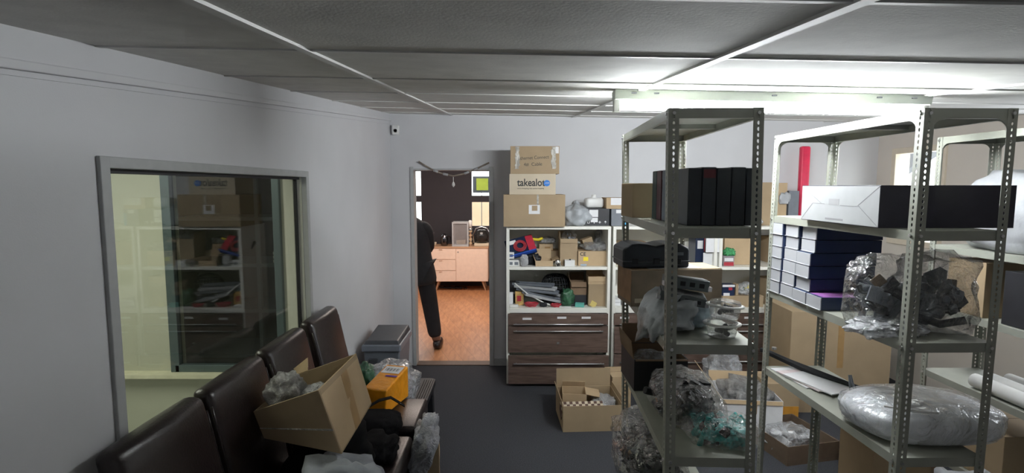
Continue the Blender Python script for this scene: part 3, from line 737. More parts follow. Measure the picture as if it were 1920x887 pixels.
bag('black_cable_bundle', 'black bundle of cable behind the foil pouch', (at(999, 490, 5.02).x, 5.03, Z1), (.14, .12, .11), 12, BLACKP, cat='cable bundle', amp=.35)
fcarton('open_carton', 'low open tan carton with raised flap on the upper shelf', 1004, 489, 1037, 502, Y1-.03, .2, Z1, m=CARDL, open_={'b': (10, .09), 'r': (70, .06), 'l': (20, .05)})
fcarton('carton_tray', 'shallow brown carton behind the low open carton on the upper shelf', 1006, 470, 1049, 500, Y1+.21, .19, Z1, m=CARD)
fcarton('small_carton', 'small tan carton on top of the shallow brown carton', 1011, 458, 1037, 470, Y1+.24, .13, at(1004, 470, Y1+.21).z, m=CARDL, sticker=[(.4, .8, .3, .6, TAPE)])
bag('clear_pouch', 'clear crinkled pouch lying on the small tan carton', (at(1028, 450, 5.2).x, 5.23, at(1028, 457, Y1+.24).z), (.15, .12, .07), 14, CLEARW, amp=.25)
r = fcarton('tall_open_carton', 'tall narrow open carton with clear bag sticking out, upper shelf', 1050, 448, 1083, 501, Y1+.03, .2, Z1, m=CARD, open_={'f': (168, .04), 'b': (0, .06), 'l': (0, .06)})
bag('clear_pouch', 'clear grey bag stuffed into the tall narrow open carton', (at(1067, 440, 5.06).x, 5.07, Z1+.2), (.13, .15, .145), 15, CLEAR, amp=.25, contents=[(GREYM, 6, .05)])
fcarton('small_box', 'small white box with a dark knob on top before the tall carton', 1059, 488, 1078, 501, Y1-.05, .07, Z1, m=WHITEP, sticker=[(.42, .6, 1.0, 1.2, BLACKP)])
bag('silver_clip', 'shiny silver clip hanging at the edge of the upper shelf', (at(1046, 500, 4.9).x, 4.885, Z1), (.05, .035, .07), 16, CHROME, cat='clip', amp=.3, sub=3)
r = fcarton('cardboard_box', 'wide tan carton with yellow sticker and CE mark on the upper shelf', 1084, 471, 1141, 501, Y1, .3, Z1, m=CARDL, sticker=[(.17, .33, .33, .6, YELLOW), (.08, .28, 0, .12, mat('pale_blue_print', (.35, .42, .5), .6, var=.1))])
text('CE', .045, (-.125, -.1515, .095), FRONT, INK, r, bold=.001)
zq = at(1100, 471, Y1).z
carton('small_carton', 'small tan carton tipped over on the bubble wrap', (at(1103, 452, 5.08).x, 5.1, zq+.035), (.10, .08, .075), m=CARD, rot=(0, R(-18), R(10)))
bag('bubble_wrap_bag', 'flattened bubble wrap bag lying on the wide tan carton', (at(1117, 470, 5.0).x, 5.03, zq), (.26, .2, .085), 17, BUBBLE, amp=.2)
bag('clear_pouch', 'rounded clear bag at the right back of the upper shelf', (at(1126, 440, 5.18).x, 5.22, zq), (.12, .13, .2), 18, CLEARW, amp=.15)
# --- lower shelf (Z2)
fcarton('black_box', 'small black box with white marks at the left end of lower shelf', 952, 531, 974, 555, 5.08, .14, Z2, m=BLACK, sticker=[(.1, .9, .45, .55, WHITE)])
fcarton('white_packet', 'upright white packet at the far left of the lower shelf', 953, 549, 962, 568, 4.96, .03, Z2, m=WHITE)
r = fcarton('label_roll_pack', 'amber and green packet leaning beside the white packet', 966, 547, 982, 572, 4.97, .04, Z2, m=mat('amber_print', (.55, .35, .12), .5, var=.4, scale=30), sticker=[(.2, .7, .3, .7, RED)])
r = E('grey_tray_stack', 'pile of grey plastic trim strips on the lower shelf', 'plastic trim', (at(1020, 570, 4.98).x, 4.98, Z2))
for i in range(6):
    b = MB(); b.T = Matrix.Translation((-.02*i, .03*(i % 3), .058+i*.024)) @ Euler((0, R(14-i*3), R(12-7*i))).to_matrix().to_4x4()
    b.box(-.20, .2, -.05, .05, 0, .01); b.box(-.2, .2, -.05, -.044, .01, .024); b.box(-.2, .2, .044, .05, .01, .024)
    b.build('strip', GREYM if i % 2 else GREYL, r, bevel=.002)
tag(MB().tube([at(965, 531, 4.95), at(990, 552, 4.93), at(1020, 568, 4.92), at(1045, 576, 4.91)], .007, 6).build('white_strap', WHITEP, smooth=True), 'long pale strap lying diagonally across the grey strips', 'strap')
r = E('mesh_basket', 'black oval mesh basket turned over on the lower shelf', 'basket', (at(1042, 550, 5.12).x, 5.14, Z2+.10))
b = MB(); n = 28
for j in range(7):
    t_ = j/6; sc_ = math.cos(t_*1.2); b.tube([(.15*sc_*math.cos(2*PI*i/n), .1*sc_*math.sin(2*PI*i/n), .17*math.sin(t_*PI/2)) for i in range(n+1)], .004, 5)
for i in range(n): b.tube([(.15*math.cos(t_*1.2)*math.cos(2*PI*i/n), .1*math.cos(t_*1.2)*math.sin(2*PI*i/n), .17*math.sin(t_*PI/2)) for t_ in [k_/6 for k_ in range(7)]], .004, 5)
b.build('mesh', BLACKP, r, smooth=True)
b = MB(); b.lathe([(.9, 0), (.92, .02), (1, .02), (1, 0)], n=28); 
for v in b.bm.verts: v.co = Vector((v.co.x*.155, v.co.y*.105, v.co.z))
b.build('rim', BLACKP, r)
tag(B(-.13, .13, -.09, .1, 0, .10).build('black_box', BLACK, bevel=.003), 'black box under the mesh basket on the lower shelf', 'box').location = (at(1042, 560, 5.12).x, 5.15, Z2)
bag('green_bag', 'dark green crinkled bag in the middle of the lower shelf', (at(1064, 570, 4.95).x, 4.96, Z2), (.12, .1, .17), 21, GREENB, amp=.3)
def coil(name, label, loc, rad, rr, m, turns=3, rot=None):
    b = MB()
    for k_ in range(turns): b.tube([((rad+.006*k_)*math.cos(2*PI*i/20), (rad*.7+.004*k_)*math.sin(2*PI*i/20), rr+k_*rr*1.3+.003*math.sin(i*1.7+k_)) for i in range(21)], rr, 7)
    o = b.build(name, m, smooth=True); tag(o, label, 'cable'); o.location = loc
    if rot: o.rotation_euler = rot
    return o
coil('red_cable', 'coiled red cable with a white tag at the left of the lower shelf', (at(996, 575, 4.93).x, 4.93, Z2), .045, .006, RED, 4)
coil('red_cable', 'small coil of red cable right of the black plug on the lower shelf', (at(1042, 578, 4.9).x, 4.91, Z2), .035, .006, RED, 3)
bag('black_plug', 'black plug between the two red cable coils', (at(1019, 578, 4.9).x, 4.91, Z2), (.07, .05, .045), 22, BLACKP, cat='plug', amp=.2, sub=3)
tag(B(-.04, .04, -.03, .03, 0, .02).build('white_adapter', WHITEP, bevel=.004), 'small white adapter at the front left of the lower shelf', 'adapter').location = (at(964, 575, 4.9).x, 4.91, Z2)
tag(B(-.055, .055, -.012, .012, 0, .008).build('white_clip_strip', WHITEP, bevel=.002), 'flat white strip beside the green bag at the shelf edge', 'strip').location = (at(1060, 582, 4.87).x, 4.885, Z2)
fcarton('teal_box', 'small teal box lying at the front of the lower shelf', 1079, 569, 1096, 583, 4.89, .05, Z2, m=mat('teal_card', (.12, .42, .36), .5, var=.1), rz=R(-12))
fcarton('black_box', 'little black box left of the teal box', 1069, 570, 1079, 582, 4.92, .05, Z2, m=BLACK)
fcarton('black_box', 'black box under the open brown carton on the lower shelf', 1073, 553, 1100, 577, 4.99, .16, Z2, m=BLACK)
fcarton('open_carton', 'open brown carton on top of the black box, lower shelf', 1070, 529, 1100, 554, 4.99, .17, at(1073, 553, 4.99).z, m=CARDD, open_={'f': (150, .05), 'l': (15, .07), 'b': (0, .07)})
carton('cardboard_box', 'upright tan carton at the right end of the lower shelf', (at(1121, 560, 4.92).x, 5.02, Z2), (.175, .18, .21), m=CARD)
carton('open_carton', 'tan carton with hanging flap on top of the upright tan carton', (at(1119, 535, 4.95).x, 5.02, Z2+.211), (.165, .17, .07), m=CARDL, open_={'f': (172, .045), 'b': (10, .05)})
tag(B(-.028, .028, -.0, .004, 0, .055).build('yellow_note', mat('yellow_paper', (.6, .48, .15), .7, var=.05)), 'small yellow note hanging over the edge under the tan carton', 'note').location = (at(1112, 585, 4.84).x, 4.905, Z2)
bpy.data.objects['yellow_note'].rotation_euler = (R(-20), R(30), 0)
# cupboard 2 items
for i, (a0, b0, lab) in enumerate(((1152, 1164, 'white catalogue'), (1166, 1190, 'striped white catalogue'))):
    fcarton('paper_stack', lab+' stack at the left of the middle cupboard lower shelf', a0, 562, b0, 584, 4.95, .2, Z2, m=WHITE, sticker=[(.1, .9, .5, .6, GREYL)])
fcarton('white_carton', 'white carton low in the middle cupboard behind the electronics', 1306, 552, 1330, 583, 4.95, .2, Z2, m=WHITE)
fcarton('dark_book', 'dark printed box with red edge in the middle cupboard', 1303, 446, 1322, 500, 4.98, .2, Z1, m=NAVY, sticker=[(.2, .8, .6, .9, WHITE), (.92, 1, .5, 1, RED)])
fcarton('brown_carton', 'brown carton standing in the middle cupboard upper shelf left side', 1152, 455, 1215, 501, 5.0, .25, Z1, m=CARD)
r = E('hanging_paper', 'white sheet pinned at the right side of the middle cupboard, upper one', 'paper', at(1336, 473, 4.86))
B(-.064, .066, -.004, -.002, 0, .145).build('sheet', WHITE, r)
r = E('hanging_paper', 'white sheet taped lower beside the cupboard post, lower one', 'paper', at(1331, 505, 4.90))
B(-.067, .067, -.004, -.002, 0, .155).build('sheet', WHITE, r)
# cupboard 3 items
fcarton('cardboard_box', 'large plain tan carton filling the upper shelf of the right-hand cupboard', 1357, 443, 1424, 501, 5.0, .3, Z1, m=CARDL)
fcarton('cardboard_box', 'second tan carton on the upper shelf further right behind the rack post', 1450, 446, 1512, 501, 5.02, .28, Z1, m=CARD)
r = fcarton('tin_box', 'grey and red printed tin with green plants pictured, before the tan carton', 1356, 480, 1377, 501, 4.9, .07, Z1, m=mat('tin_print', (.28, .25, .26), .35, var=.1), sticker=[(.05, .95, .05, .4, RED), (.1, .9, .5, .8, WHITE)])
bm_ = bag('artificial_flower', 'small red and green artificial plant on the printed tin', (at(1367, 480, 4.93).x, 4.935, at(1367, 480, 4.9).z), (.10, .06, .07), 31, mat('plant_mix', (.05, .28, .10), .6, var=.6, scale=60), cat='plant', amp=.5, freq=4)
fcarton('long_carton', 'long low brown carton on the lower shelf of the right-hand cupboard', 1354, 555, 1432, 580, 4.9, .14, Z2, m=CARD)
zl = at(1360, 555, 4.9).z
fcarton('blue_box', 'navy and white printed box on the long low carton', 1354, 534, 1378, 555, 4.91, .1, zl, m=NAVY, sticker=[(.1, .6, .0, .25, WHITE), (.5, .8, .5, .75, RED), (0, 1, .8, 1, WHITE)])
fcarton('small_carton', 'thin tan carton between the navy box and clear packets', 1379, 533, 1385, 555, 4.93, .08, zl, m=CARD)
bag('clear_packets', 'clear packets with yellow sheet on the long low carton', (at(1402, 550, 4.95).x, 4.97, zl), (.18, .09, .13), 33, CLEARW, contents=[(YELLOW, 2, .05), (WHITE, 3, .07), (GREENB, 3, .05)], amp=.2)
fcarton('cardboard_box', 'brown carton low on the shelf right of the clear packets', 1436, 525, 1512, 582, 4.98, .25, Z2, m=CARD)

# ================= FLOOR BOXES =================
r = carton('open_cardboard_box', 'open brown carton on the carpet in front of the cupboards', (.60, 4.07, 0), (.455, .40, .20), rz=R(3), m=CARD, open_={'b': (3, .15), 'l': (12, .05), 'r': (10, .04)}, inner=CARD)
r2 = carton('small_open_carton', 'small open tan carton with folded flap inside the floor carton', (.50, 4.16, .008), (.19, .17, .20), rz=R(-4), m=CARDL, open_={'r': (100, .11), 'b': (-20, .05)})
r = carton('chequered_box', 'flat brown and cream chequered gift box in the floor carton', (.535, 3.985, .09), (.33, .10, .085), rot=(R(32), 0, R(4)), m=mat('brown_gift', (.10, .05, .035), .5, var=.05))
for i in range(14):
    for j in range(2):
        if (i+j) % 2: B(-.165+i*.0236, -.165+(i+1)*.0236, -.0515, -.05, j*.0425, (j+1)*.0425).build('pattern_square', CARDP, r)
for i in range(14):
    for j in range(4):
        if (i+j) % 2: B(-.165+i*.0236, -.165+(i+1)*.0236, -.05+j*.025, -.025+j*.025, .0855, .0865).build('pattern_square', CARDP, r)
bag('foil_packets', 'crinkled silver packets in the right of the floor carton', (.72, 4.10, .01), (.20, .26, .19), 41, FOIL, amp=.3)
carton('tan_carton', 'tan carton on the carpet between floor carton and the first rack', (.90, 4.42, 0), (.16, .25, .27), m=CARDL, rz=R(5))
r = carton('brown_tray_box', 'open shallow brown box of packets on the carpet between the racks', (1.964, 3.627, 0), (.447, .402, .131), rz=-1.354, m=mat('cardboard_umber', (.13, .09, .06), .85, var=.12), open_={'b': (0, .001)})
bag('clear_packets', 'white and clear packets lying in the shallow brown box', (1.95, 3.64, .008), (.24, .36, .15), 43, CLEARW, contents=[(WHITE, 7, .12)], amp=.3, rz=R(-70))
# white carton with clear bags
p0 = at(1345, 795, 3.75); 
r = carton('white_carton', 'large white carton with brown rim on the carpet behind the first rack', (at(1398, 790, 3.95).x, 4.0, 0), (.43, .40, .27), rz=R(-6), m=WHITE, open_={'l': (35, .20), 'f': (165, .03), 'b': (20, .08)}, inner=CARDL)
B(-.03, .03, -.207, -.202, .17, .27).build('tape', TAPE, r)
bag('bubble_wrap_bag', 'heap of clear bubble wrap on the large white floor carton', (at(1398, 740, 4.0).x, 4.0, .10), (.36, .33, .27), 44, BUBBLE, amp=.35)
bag('clear_bag', 'clear bag bulging behind the bubble wrap heap on the white carton', (at(1350, 700, 4.5).x, 4.45, 0), (.3, .3, .48), 45, CLEARW, amp=.25)
# brown sheets/boxes behind rack 2
carton('large_cardboard_box', 'very large brown carton standing behind the middle rack', (2.66, 4.45, 0), (.80, .5, .84), m=CARD, rz=R(-2), tape='front')
carton('cardboard_box', 'tan carton with orange stripe low behind the middle rack', (2.09, 4.12, 0), (.25, .28, .33), m=CARD, sticker=[(0, 1, .15, .45, mat('orange_print', (.6, .28, .04), .5, var=.1))])
carton('cardboard_box', 'dark brown carton on the floor beyond the middle rack, right of the orange-brown one', (2.50, 3.35, 0), (.34, .3, .5), m=CARDD, rz=R(5))
carton('cardboard_box', 'orange-brown carton on the floor beyond the middle rack', (2.22, 3.22, 0), (.14, .28, .33), m=TAPE)

# ================= RACK 1 CONTENTS =================
# upright black files
fl = mat('file_black', (.022, .028, .036), .5, var=.15)
cols = [fl, mat('file_red', (.10, .012, .018), .5, var=.1), fl, fl, fl]
fx0 = at(1281, 400, 1.94).x
wid = [.050, .052, .052, .052, .052]
desc = ['leftmost', 'second, reddish at its top', 'third', 'fourth', 'rightmost']
x = .625
def boxfile(label, x0, y0, w_, d_, h_, m, z=1.70, cap=None):
    r = E('box_file', label, 'box file', (x0, y0, z), 0, 'upright box files on the first rack')
    b = MB(); b.box(0, w_-.002, 0, d_, .001, h_); b.build('case', m, r, bevel=.003)
    B(.004, w_-.006, -.0012, 0, h_*.82, h_*.97).build('spine_label', cap or m, r)
    B(.002, w_-.004, .004, d_-.004, h_, h_+.0015).build('page_edge', WHITE, r)
    return r
for i in range(5):
    boxfile('black upright box file facing forward, %s in the front row' % desc[i], x, 1.90, wid[i], .20, .205+.003*(i % 2), cols[i] if i != 1 else fl, cap=cols[1] if i == 1 else None)
    x += wid[i]
lefts = [(.615, 2.13, 'slim grey-blue box file standing just behind the black front row', mat('file_slate', (.10, .13, .17), .5, var=.1)),
         (.612, 2.20, 'dark box file with red lower spine behind the front row', mat('file_maroon', (.09, .02, .03), .5, var=.1)),
         (.612, 2.27, 'furthest dark green box file of the rear group', mat('file_green', (.02, .05, .05), .5, var=.1))]
for x_, y_, lab, m_ in lefts: boxfile(lab, x_, y_, .24, .066, .205, m_, cap=GREYL)
carton('cardboard_box', 'brown carton sticking out at the back of the first rack upper shelf', (.655, 2.52, 1.70), (.23, .2, .155), m=CARD, rz=R(3), tape=None)
# old carton and black case on shelf 3
ZS = 1.298
r = carton('old_carton', 'battered dark brown carton sticking out both sides of the first rack', (.742, 2.50, ZS), (.43, .20, .165), rz=R(6), m=mat('aged_card', (.23, .175, .125), .8, var=.2, scale=9), sticker=[(.04, .12, .1, .22, CARDP), (.24, .30, .15, .5, BLUE)])
MB().slab([(-.213, -.098, .166), (.213, -.098, .166), (.213, .098, .166), (-.213, .098, .166)], .002).build('flap', CARDL, r)
MB().slab([(-.2155, -.10, .02), (-.2155, -.10, .165), (-.2155, .10, .165), (-.2155, .10, .02)], .0012).build('side_flap', mat('rust_card', (.36, .21, .11), .8, var=.15), r)
B(-.13, .12, -.09, .03, .1695, .1705).build('paper', WHITE, r)
zo = ZS+.1715
r = E('tool_case', 'black moulded plastic tool case with waisted lid on the battered carton', 'tool case', (.652, 2.50, zo), R(4))
b = MB(); n = 8
prof = []
for i in range(n+1):
    u = i/n; xx = -.155+.31*u; prof.append((xx, .112-.012*math.exp(-((u-.50)/.12)**4)-.022*abs(2*u-1)**8))
bot = [(xx*1.0, .0) for xx, _ in prof]
for s_, y_ in ((0, -.09), (1, .09)):
    pass
va = [[b.v((xx, y_, .001 if k_ == 0 else zz)) for xx, zz in prof] for y_ in (-.09, .09) for k_ in (0, 1)]
for i in range(n):
    b.face([va[0][i], va[0][i+1], va[1][i+1], va[1][i]]); b.face([va[2][i+1], va[2][i], va[3][i], va[3][i+1]])
    b.face([va[1][i], va[1][i+1], va[3][i+1], va[3][i]]); b.face([va[0][i+1], va[0][i], va[2][i], va[2][i+1]])
b.face([va[0][0], va[1][0], va[3][0], va[2][0]]); b.face([va[0][n], va[2][n], va[3][n], va[1][n]])
b.build('shell', mat('case_black', (.016, .02, .028), .45, var=.2), r, bevel=.010, seg=3)
B(-.157, .157, -.094, .094, .028, .034).build('seam_rib', GREYD, r, bevel=.002)
for x in (-.1, .0, .1): B(x-.014, x+.014, -.099, -.09, .018, .045).build('latch', BLACKP, r, bevel=.003)
text('STIHL'[:0]+'GRIP', .022, (.085, -.0915, .062), FRONT, GREYL, r, sx=1.1) if False else None
B(.09, .125, -.0925, -.09, .058, .072).build('badge', GREYM, r)
bag('grey_poly_bag', 'crumpled pale grey poly bag drooping over the left edge of the first rack', (.612, 2.08, ZS+.0), (.19, .34, .155), 51, mat('pale_grey_poly', (.40, .43, .45), .4, var=.12, bump=.6, bscale=16), amp=.25, droop=.10)
bag('blue_grey_poly_bag', 'folded blue-grey poly bag between the drooping bag and the clear tubs', (.700, 2.10, ZS+.002), (.16, .26, .12), 52, mat('bluegrey_poly', (.27, .34, .38), .4, var=.15, bump=.5, bscale=12), amp=.2)
def device(label, loc, rot, dims, m, slots=True):
    r = E('car_radio_bracket', label, 'electronic unit', loc, rot=rot); x, y, z = dims
    B(-x/2, x/2, -y/2, y/2, 0, z).build('housing', m, r, bevel=.003)
    b = MB()
    for i in range(4): b.box(-x*.4+i*x*.22, -x*.4+i*x*.22+x*.12, -y/2-.0015, -y/2, z*.3, z*.7)
    b.build('port', BLACKP, r)
    B(-x/2+.006, x/2-.006, -y/2+.01, y/2-.01, z, z+.003).build('lid', GREYL, r, bevel=.001)
    for s_ in (-1, 1): B(s_*x/2-.004 if s_ > 0 else -x/2-.01, x/2+.01 if s_ > 0 else -x/2+.004, -y/2, -y/2+.03, z*.1, z*.5).build('bracket_ear', METAL, r)
    return r
device('grey metal electronic unit lowest on the poly bags', (.650, 2.02, ZS+.105), (R(3), R(9), R(-12)), (.17, .10, .034), mat('unit_grey', (.13, .15, .155), .4, metal=.4, var=.15))
device('grey metal electronic unit topmost on the pile beside the rack post', (.668, 2.04, ZS+.150), (R(-4), R(7), R(-6)), (.16, .10, .042), mat('unit_grey2', (.10, .12, .125), .4, metal=.4, var=.15))
# tubs
def tub(label, loc, tilt=0):
    r = E('clear_tub', label, 'plastic tub', loc, rot=(0, tilt, 0))
    MB().lathe([(.046, 0), (.050, .006), (.054, .046), (.0535, .046), (.049, .008), (.045, .003)], n=32, caps=False).build('tub_wall', CLEAR, r, smooth=True)
    MB().lathe([(.001, .0005), (.046, .0005), (.046, .003), (.001, .003)], n=32).build('base', WHITEP, r, smooth=False)
    MB().lathe([(.052, .046), (.066, .044), (.067, .047), (.054, .050)], n=32, caps=False).build('rim', WHITEP, r, smooth=True)
    MB().lathe([(.0535, .047), (.052, .060), (.030, .066), (.001, .067)], n=32, caps=False).build('lid', CLEAR, r, smooth=True)
    b = MB(); rn = random.Random(int(loc[2]*1000))
    for i in range(9):
        b.T = Matrix.Translation((rn.uniform(-.026, .026), rn.uniform(-.026, .026), rn.uniform(.012, .04))) @ Euler((rn.random()*3, rn.random()*3, 0)).to_matrix().to_4x4(); b.tube([(0, 0, -.009), (0, 0, .009)], .009, 8)
    b.build('fittings', BLACKP, r, kind='stuff'); return r
tub('round clear tub of black fittings, lower of the two on the first rack', (.765, 1.905, ZS+.001))
tub('round clear tub of black fittings, upper of the two on the first rack', (.770, 1.900, ZS+.069), R(3))
# shelf 4: black open box
Z4 = .892
r = carton('black_open_box', 'black open box with brown inside jutting out left of the first rack', (.690, 2.545, Z4), (.25, .27, .150), rz=R(1), m=BLACK, open_={'b': (5, .10), 'l': (8, .085), 'f': (100, .012)}, inner=CARDD)
b = MB(); b.box(-.119, .119, -.1295, .1295, .0055, .008); b.box(-.119, .119, .1285, .1295, .008, .148); b.box(-.1195, -.1185, -.128, .128, .008, .148); b.box(.1185, .1195, -.128, .128, .008, .148)
b.build('inner_lining', CARDD, r)
bag('clear_packets', 'clear packets inside the black open box on the first rack', (.69, 2.55, Z4+.010), (.20, .20, .15), 53, CLEARW, amp=.25)
# bag of black parts + teal mesh on shelf 4 front
bag('parts_bag', 'glossy clear bag of black hoses at the front of the first rack low shelf', (.715, 2.16, Z4), (.26, .42, .19), 54, CLEAR, contents=[(BLACKP, 95, .13), (GREYM, 12, .06)], amp=.2, freq=1.6)
bag('parts_bag', 'clear bag with teal netting jutting out right of the first rack', (.785, 1.93, Z4), (.27, .22, .10), 55, CLEAR, contents=[(TEAL, 60, .085), (BLACKP, 20, .08)], amp=.16, rz=R(-15))
bag('parts_bag', 'large glossy clear bag of dark parts bulging left out of the first rack', (.63, 2.36, .502), (.30, .54, .30), 56, CLEAR, contents=[(BLACKP, 130, .13), (GREYD, 30, .10), (CARDD, 10, .06)], amp=.22)
tag(B(-.012, .012, -.05, .05, 0, .085).build('green_packet', GREEN, bevel=.004), 'bright green packet standing on the lower shelf of the first rack', 'packet').location = (.585, 1.93, .502)
bag('clear_packets', 'pale clear packets on the lower shelf front of the first rack', (.735, 1.93, .502), (.22, .2, .20), 57, CLEARW, amp=.2)

# ================= RACK 2 CONTENTS =================
# big flat carton (white end, black side)
r = carton('large_flat_carton', 'large flat black carton with a white end on the middle rack', (1.575, 2.19, 1.69), (.49, .52, .155), m=mat('aubergine_card', (.030, .028, .045), .5, var=.12), bev=.001)
wc = MB(); wc.box(-.2468, -.245, -.258, .258, .003, .152); wc.build('end_panel', mat('greyish_white_card', (.40, .41, .42), .6, var=.03), r)
g = mat('print_grey', (.26, .26, .27), .7, var=.05)
b = MB()
def tl(y0, z0, y1, z1, th=.0012):
    d = Vector((0, y1-y0, z1-z0)).normalized(); n_ = Vector((0, -d.z, d.y))*th
    b.slab([Vector((-.2468, y0, z0))-n_, Vector((-.2468, y1, z1))-n_, Vector((-.2468, y1, z1))+n_, Vector((-.2468, y0, z0))+n_], -.0006)
tl(.258, .152, .10, .078); tl(-.258, .152, -.14, .078); tl(.258, .003, .17, .078); tl(-.258, .003, -.14, .078); tl(.17, .078, .08, .078); tl(-.03, .074, -.15, .074)
b.build('fold_line', g, r)
B(-.2474, -.2468, -.05, .07, .012, .02).build('print', g, r)
B(-.2474, -.2468, -.02, .05, .075, .10).build('print', mat('print_pale', (.33, .33, .34), .7, var=.05), r)
# stacked navy boxes: 4 columns in depth, rows
navyg = mat('navy_sleeve', (.012, .027, .085), .35, var=.15, scale=5)
endw = mat('white_end', (.50, .51, .54), .6, var=.02)
gold = mat('gold_purple_print', (.30, .12, .35), .35, var=.8, scale=12)
def navy(label, x, y, z, w_=.30, d_=.118, h_=.058, top=False):
    r = E('navy_box', label, 'box', (x, y, z), 0, 'stack of navy boxes on the middle rack')
    B(0, w_, 0, d_-.003, 0, h_).build('sleeve', navyg, r, bevel=.0015)
    b = MB(); b.box(-.004, 0, .001, d_-.004, .002, h_-.002); b.box(-.008, -.004, 0, d_-.003, .0, .003); b.build('end_panel', endw, r)
    if top:
        b = MB(); b.box(.01, w_-.01, .004, d_-.008, h_, h_+.0006); b.build('printed_top', gold, r)
    return r
rows = ['bottom', 'second', 'third', 'fourth', 'fifth', 'top']
colsn = ['rearmost', 'second from the back', 'third from the back', 'front']
rn = random.Random(5)
for cc in range(4):
    for rw in range(6 if cc < 3 else 1):
        yy = 2.655-cc*.122
        xx = 1.350 + (rn.uniform(-.004, .006) if rw else 0) + ((0, .016 if rw > 1 else .004, .034 if rw > 3 else .012 if rw else 0, 0)[cc])
        navy('navy box with a white end, %s layer, %s column of the stack' % (rows[rw], colsn[cc]), xx, yy, 1.3005+rw*.0595, h_=.0575, top=(cc == 3 or rw == 5))
# zip bags
bag('zip_bag', 'clear zip bag of dark parts standing beside the navy boxes', (1.425, 2.04, 1.302), (.22, .17, .30), 61, CLEAR, contents=[(GREYM, 14, .10), (BLACKP, 12, .09), (CARDD, 3, .07)], amp=.16, p=3.5)
bag('zip_bag', 'big cloudy plastic bag of dark parts behind the front post of the middle rack', (1.60, 2.0, 1.302), (.24, .22, .31), 62, plastic('smoky_film', (.28, .29, .31), .10, .55, .14, scale=5, bump=.8, bscale=14), contents=[(GREYD, 40, .12), (GREYM, 24, .11), (GREYL, 6, .07), (CARDD, 5, .08)], amp=.22, p=3)
r = bag('flat_plastic_bag', 'flat clear plastic bag spilling over the shelf edge in front of zip bag', (1.40, 1.96, 1.302), (.24, .20, .05), 63, CLEARW, amp=.35, droop=.02)
# shelf 4 items (z .885)
Z24 = .885
r = E('steel_lever', 'black angled steel lever lying over the papers on the middle rack', 'lever', (1.44, 2.62, Z24+.012))
b = MB(); b.slab([(-.06, .28, .05), (-.035, .29, .05), (.10, -.02, .02), (.30, -.42, .01), (.27, -.44, .01), (.06, -.03, .02)], .022); b.build('bar', BLACKP, r, bevel=.004)
MB().lathe([(.012, 0), (.012, .012)], c=(-.02, .2, .065), n=12).build('pin', METAL, r)
for i in range(3):
    o = B(-.10, .10, -.14, .14, 0, .006).build('magazine', [WHITE, mat('print_pink', (.7, .6, .6), .4, var=.15, scale=30), WHITE][i], bevel=.001)
    tag(o, ['white leaflet at the bottom of the fan on the middle rack shelf', 'pink printed leaflet in the middle of the fan on the shelf', 'white leaflet on top of the fan beside the black lever'][i], 'leaflet'); o.location = (1.475+i*.012, 2.60-i*.05, Z24+.0005+i*.0065); o.rotation_euler = (0, 0, R(8+i*5))
r = E('wire_bracket', 'grey bent rod bracket leaning near the wrapped package', 'bracket', (1.47, 2.23, Z24))
MB().tube([(0, 0, .004), (-.005, .02, .14)], .005, 6).build('rod', GREYM, r, smooth=True); MB().tube([(.03, 0, .004), (.02, .05, .13)], .005, 6).build('rod', GREYM, r, smooth=True)
MB().tube([(0, 0, .005), (.2, -.05, .03), (.30, -.06, .01)], .006, 6).build('cross_rod', GREYM, r, smooth=True)
# wrapped oval
r = E('wrapped_cushion', 'white rounded padded item wrapped in clear plastic on the middle rack', 'wrapped package', (1.60, 2.03, Z24))
bm = blob(.52, .36, .15, 71, amp=.04, p=2.8, freq=1.2); me = bpy.data.meshes.new('padding'); bm.to_mesh(me); bm.free(); me.materials.append(mat('white_foam', (.80, .82, .86), .6, var=.06)); o = bpy.data.objects.new('padding', me); col.objects.link(o); o.parent = r
bm = blob(.54, .38, .16, 72, amp=.06, p=2.8, freq=2.4); me = bpy.data.meshes.new('film'); bm.to_mesh(me); bm.free(); me.materials.append(plastic('clear_film2', (.8, .82, .86), .02, .35, .08, scale=4, bump=.6, bscale=9)); o = bpy.data.objects.new('film', me); col.objects.link(o); o.parent = r
MB().tube([(-.22, -.12, .145), (-.12, -.165, .142), (-.06, -.17, .14)], .004, 6).build('fold_edge', WHITEP, r, smooth=True)

# ================= RACK 3 CONTENTS =================
bag('white_plastic_sheet', 'big white plastic bag bulging on the upper shelf of the furthest rack', (2.43, 2.46, 1.533), (.34, .72, .42), 81, WHITEBAG, amp=.14)
carton('black_carton', 'black carton on the second shelf of the furthest rack', (2.43, 2.2, 1.202), (.28, .5, .25), m=BLACK)
carton('cardboard_box', 'brown carton at the back of the second shelf of the furthest rack', (2.43, 2.66, 1.202), (.28, .22, .27), m=CARD)
for i in range(3):
    o = MB().tube([(0, -.34, .035), (0, .34, .035)], .034, 16).build('white_roll', WHITEP, smooth=True)
    tag(o, ['white cardboard roll at the shelf edge of the furthest rack', 'white roll in the middle of three on the furthest rack', 'white roll at the inner side of the furthest rack'][i], 'roll'); o.location = (2.315+i*.085, 2.25, .842)
for i in range(3):
    o = B(-.13, .13, -.17, .17, 0, .026).build('grey_tray', GREYL, bevel=.003); tag(o, 'flat grey tray, %s of three stacked on the low shelf of the furthest rack' % ['bottom', 'middle', 'top'][i], 'tray'); o.location = (2.43, 2.15, .422+i*.028)
r = carton('cardboard_box', 'wide brown carton on the low shelf behind the grey trays', (2.43, 2.58, .422), (.28, .4, .26), m=CARD)
bag('white_poly_bag', 'white crumpled bag low down at the right edge of the view', (2.08, 2.25, 0), (.3, .4, .62), 83, WHITEBAG, amp=.2)
carton('open_carton', 'open tan carton on the floor left of the low white bag', (2.02, 2.78, 0), (.3, .28, .5), m=CARDL, open_={'l': (60, .1), 'b': (10, .08)})

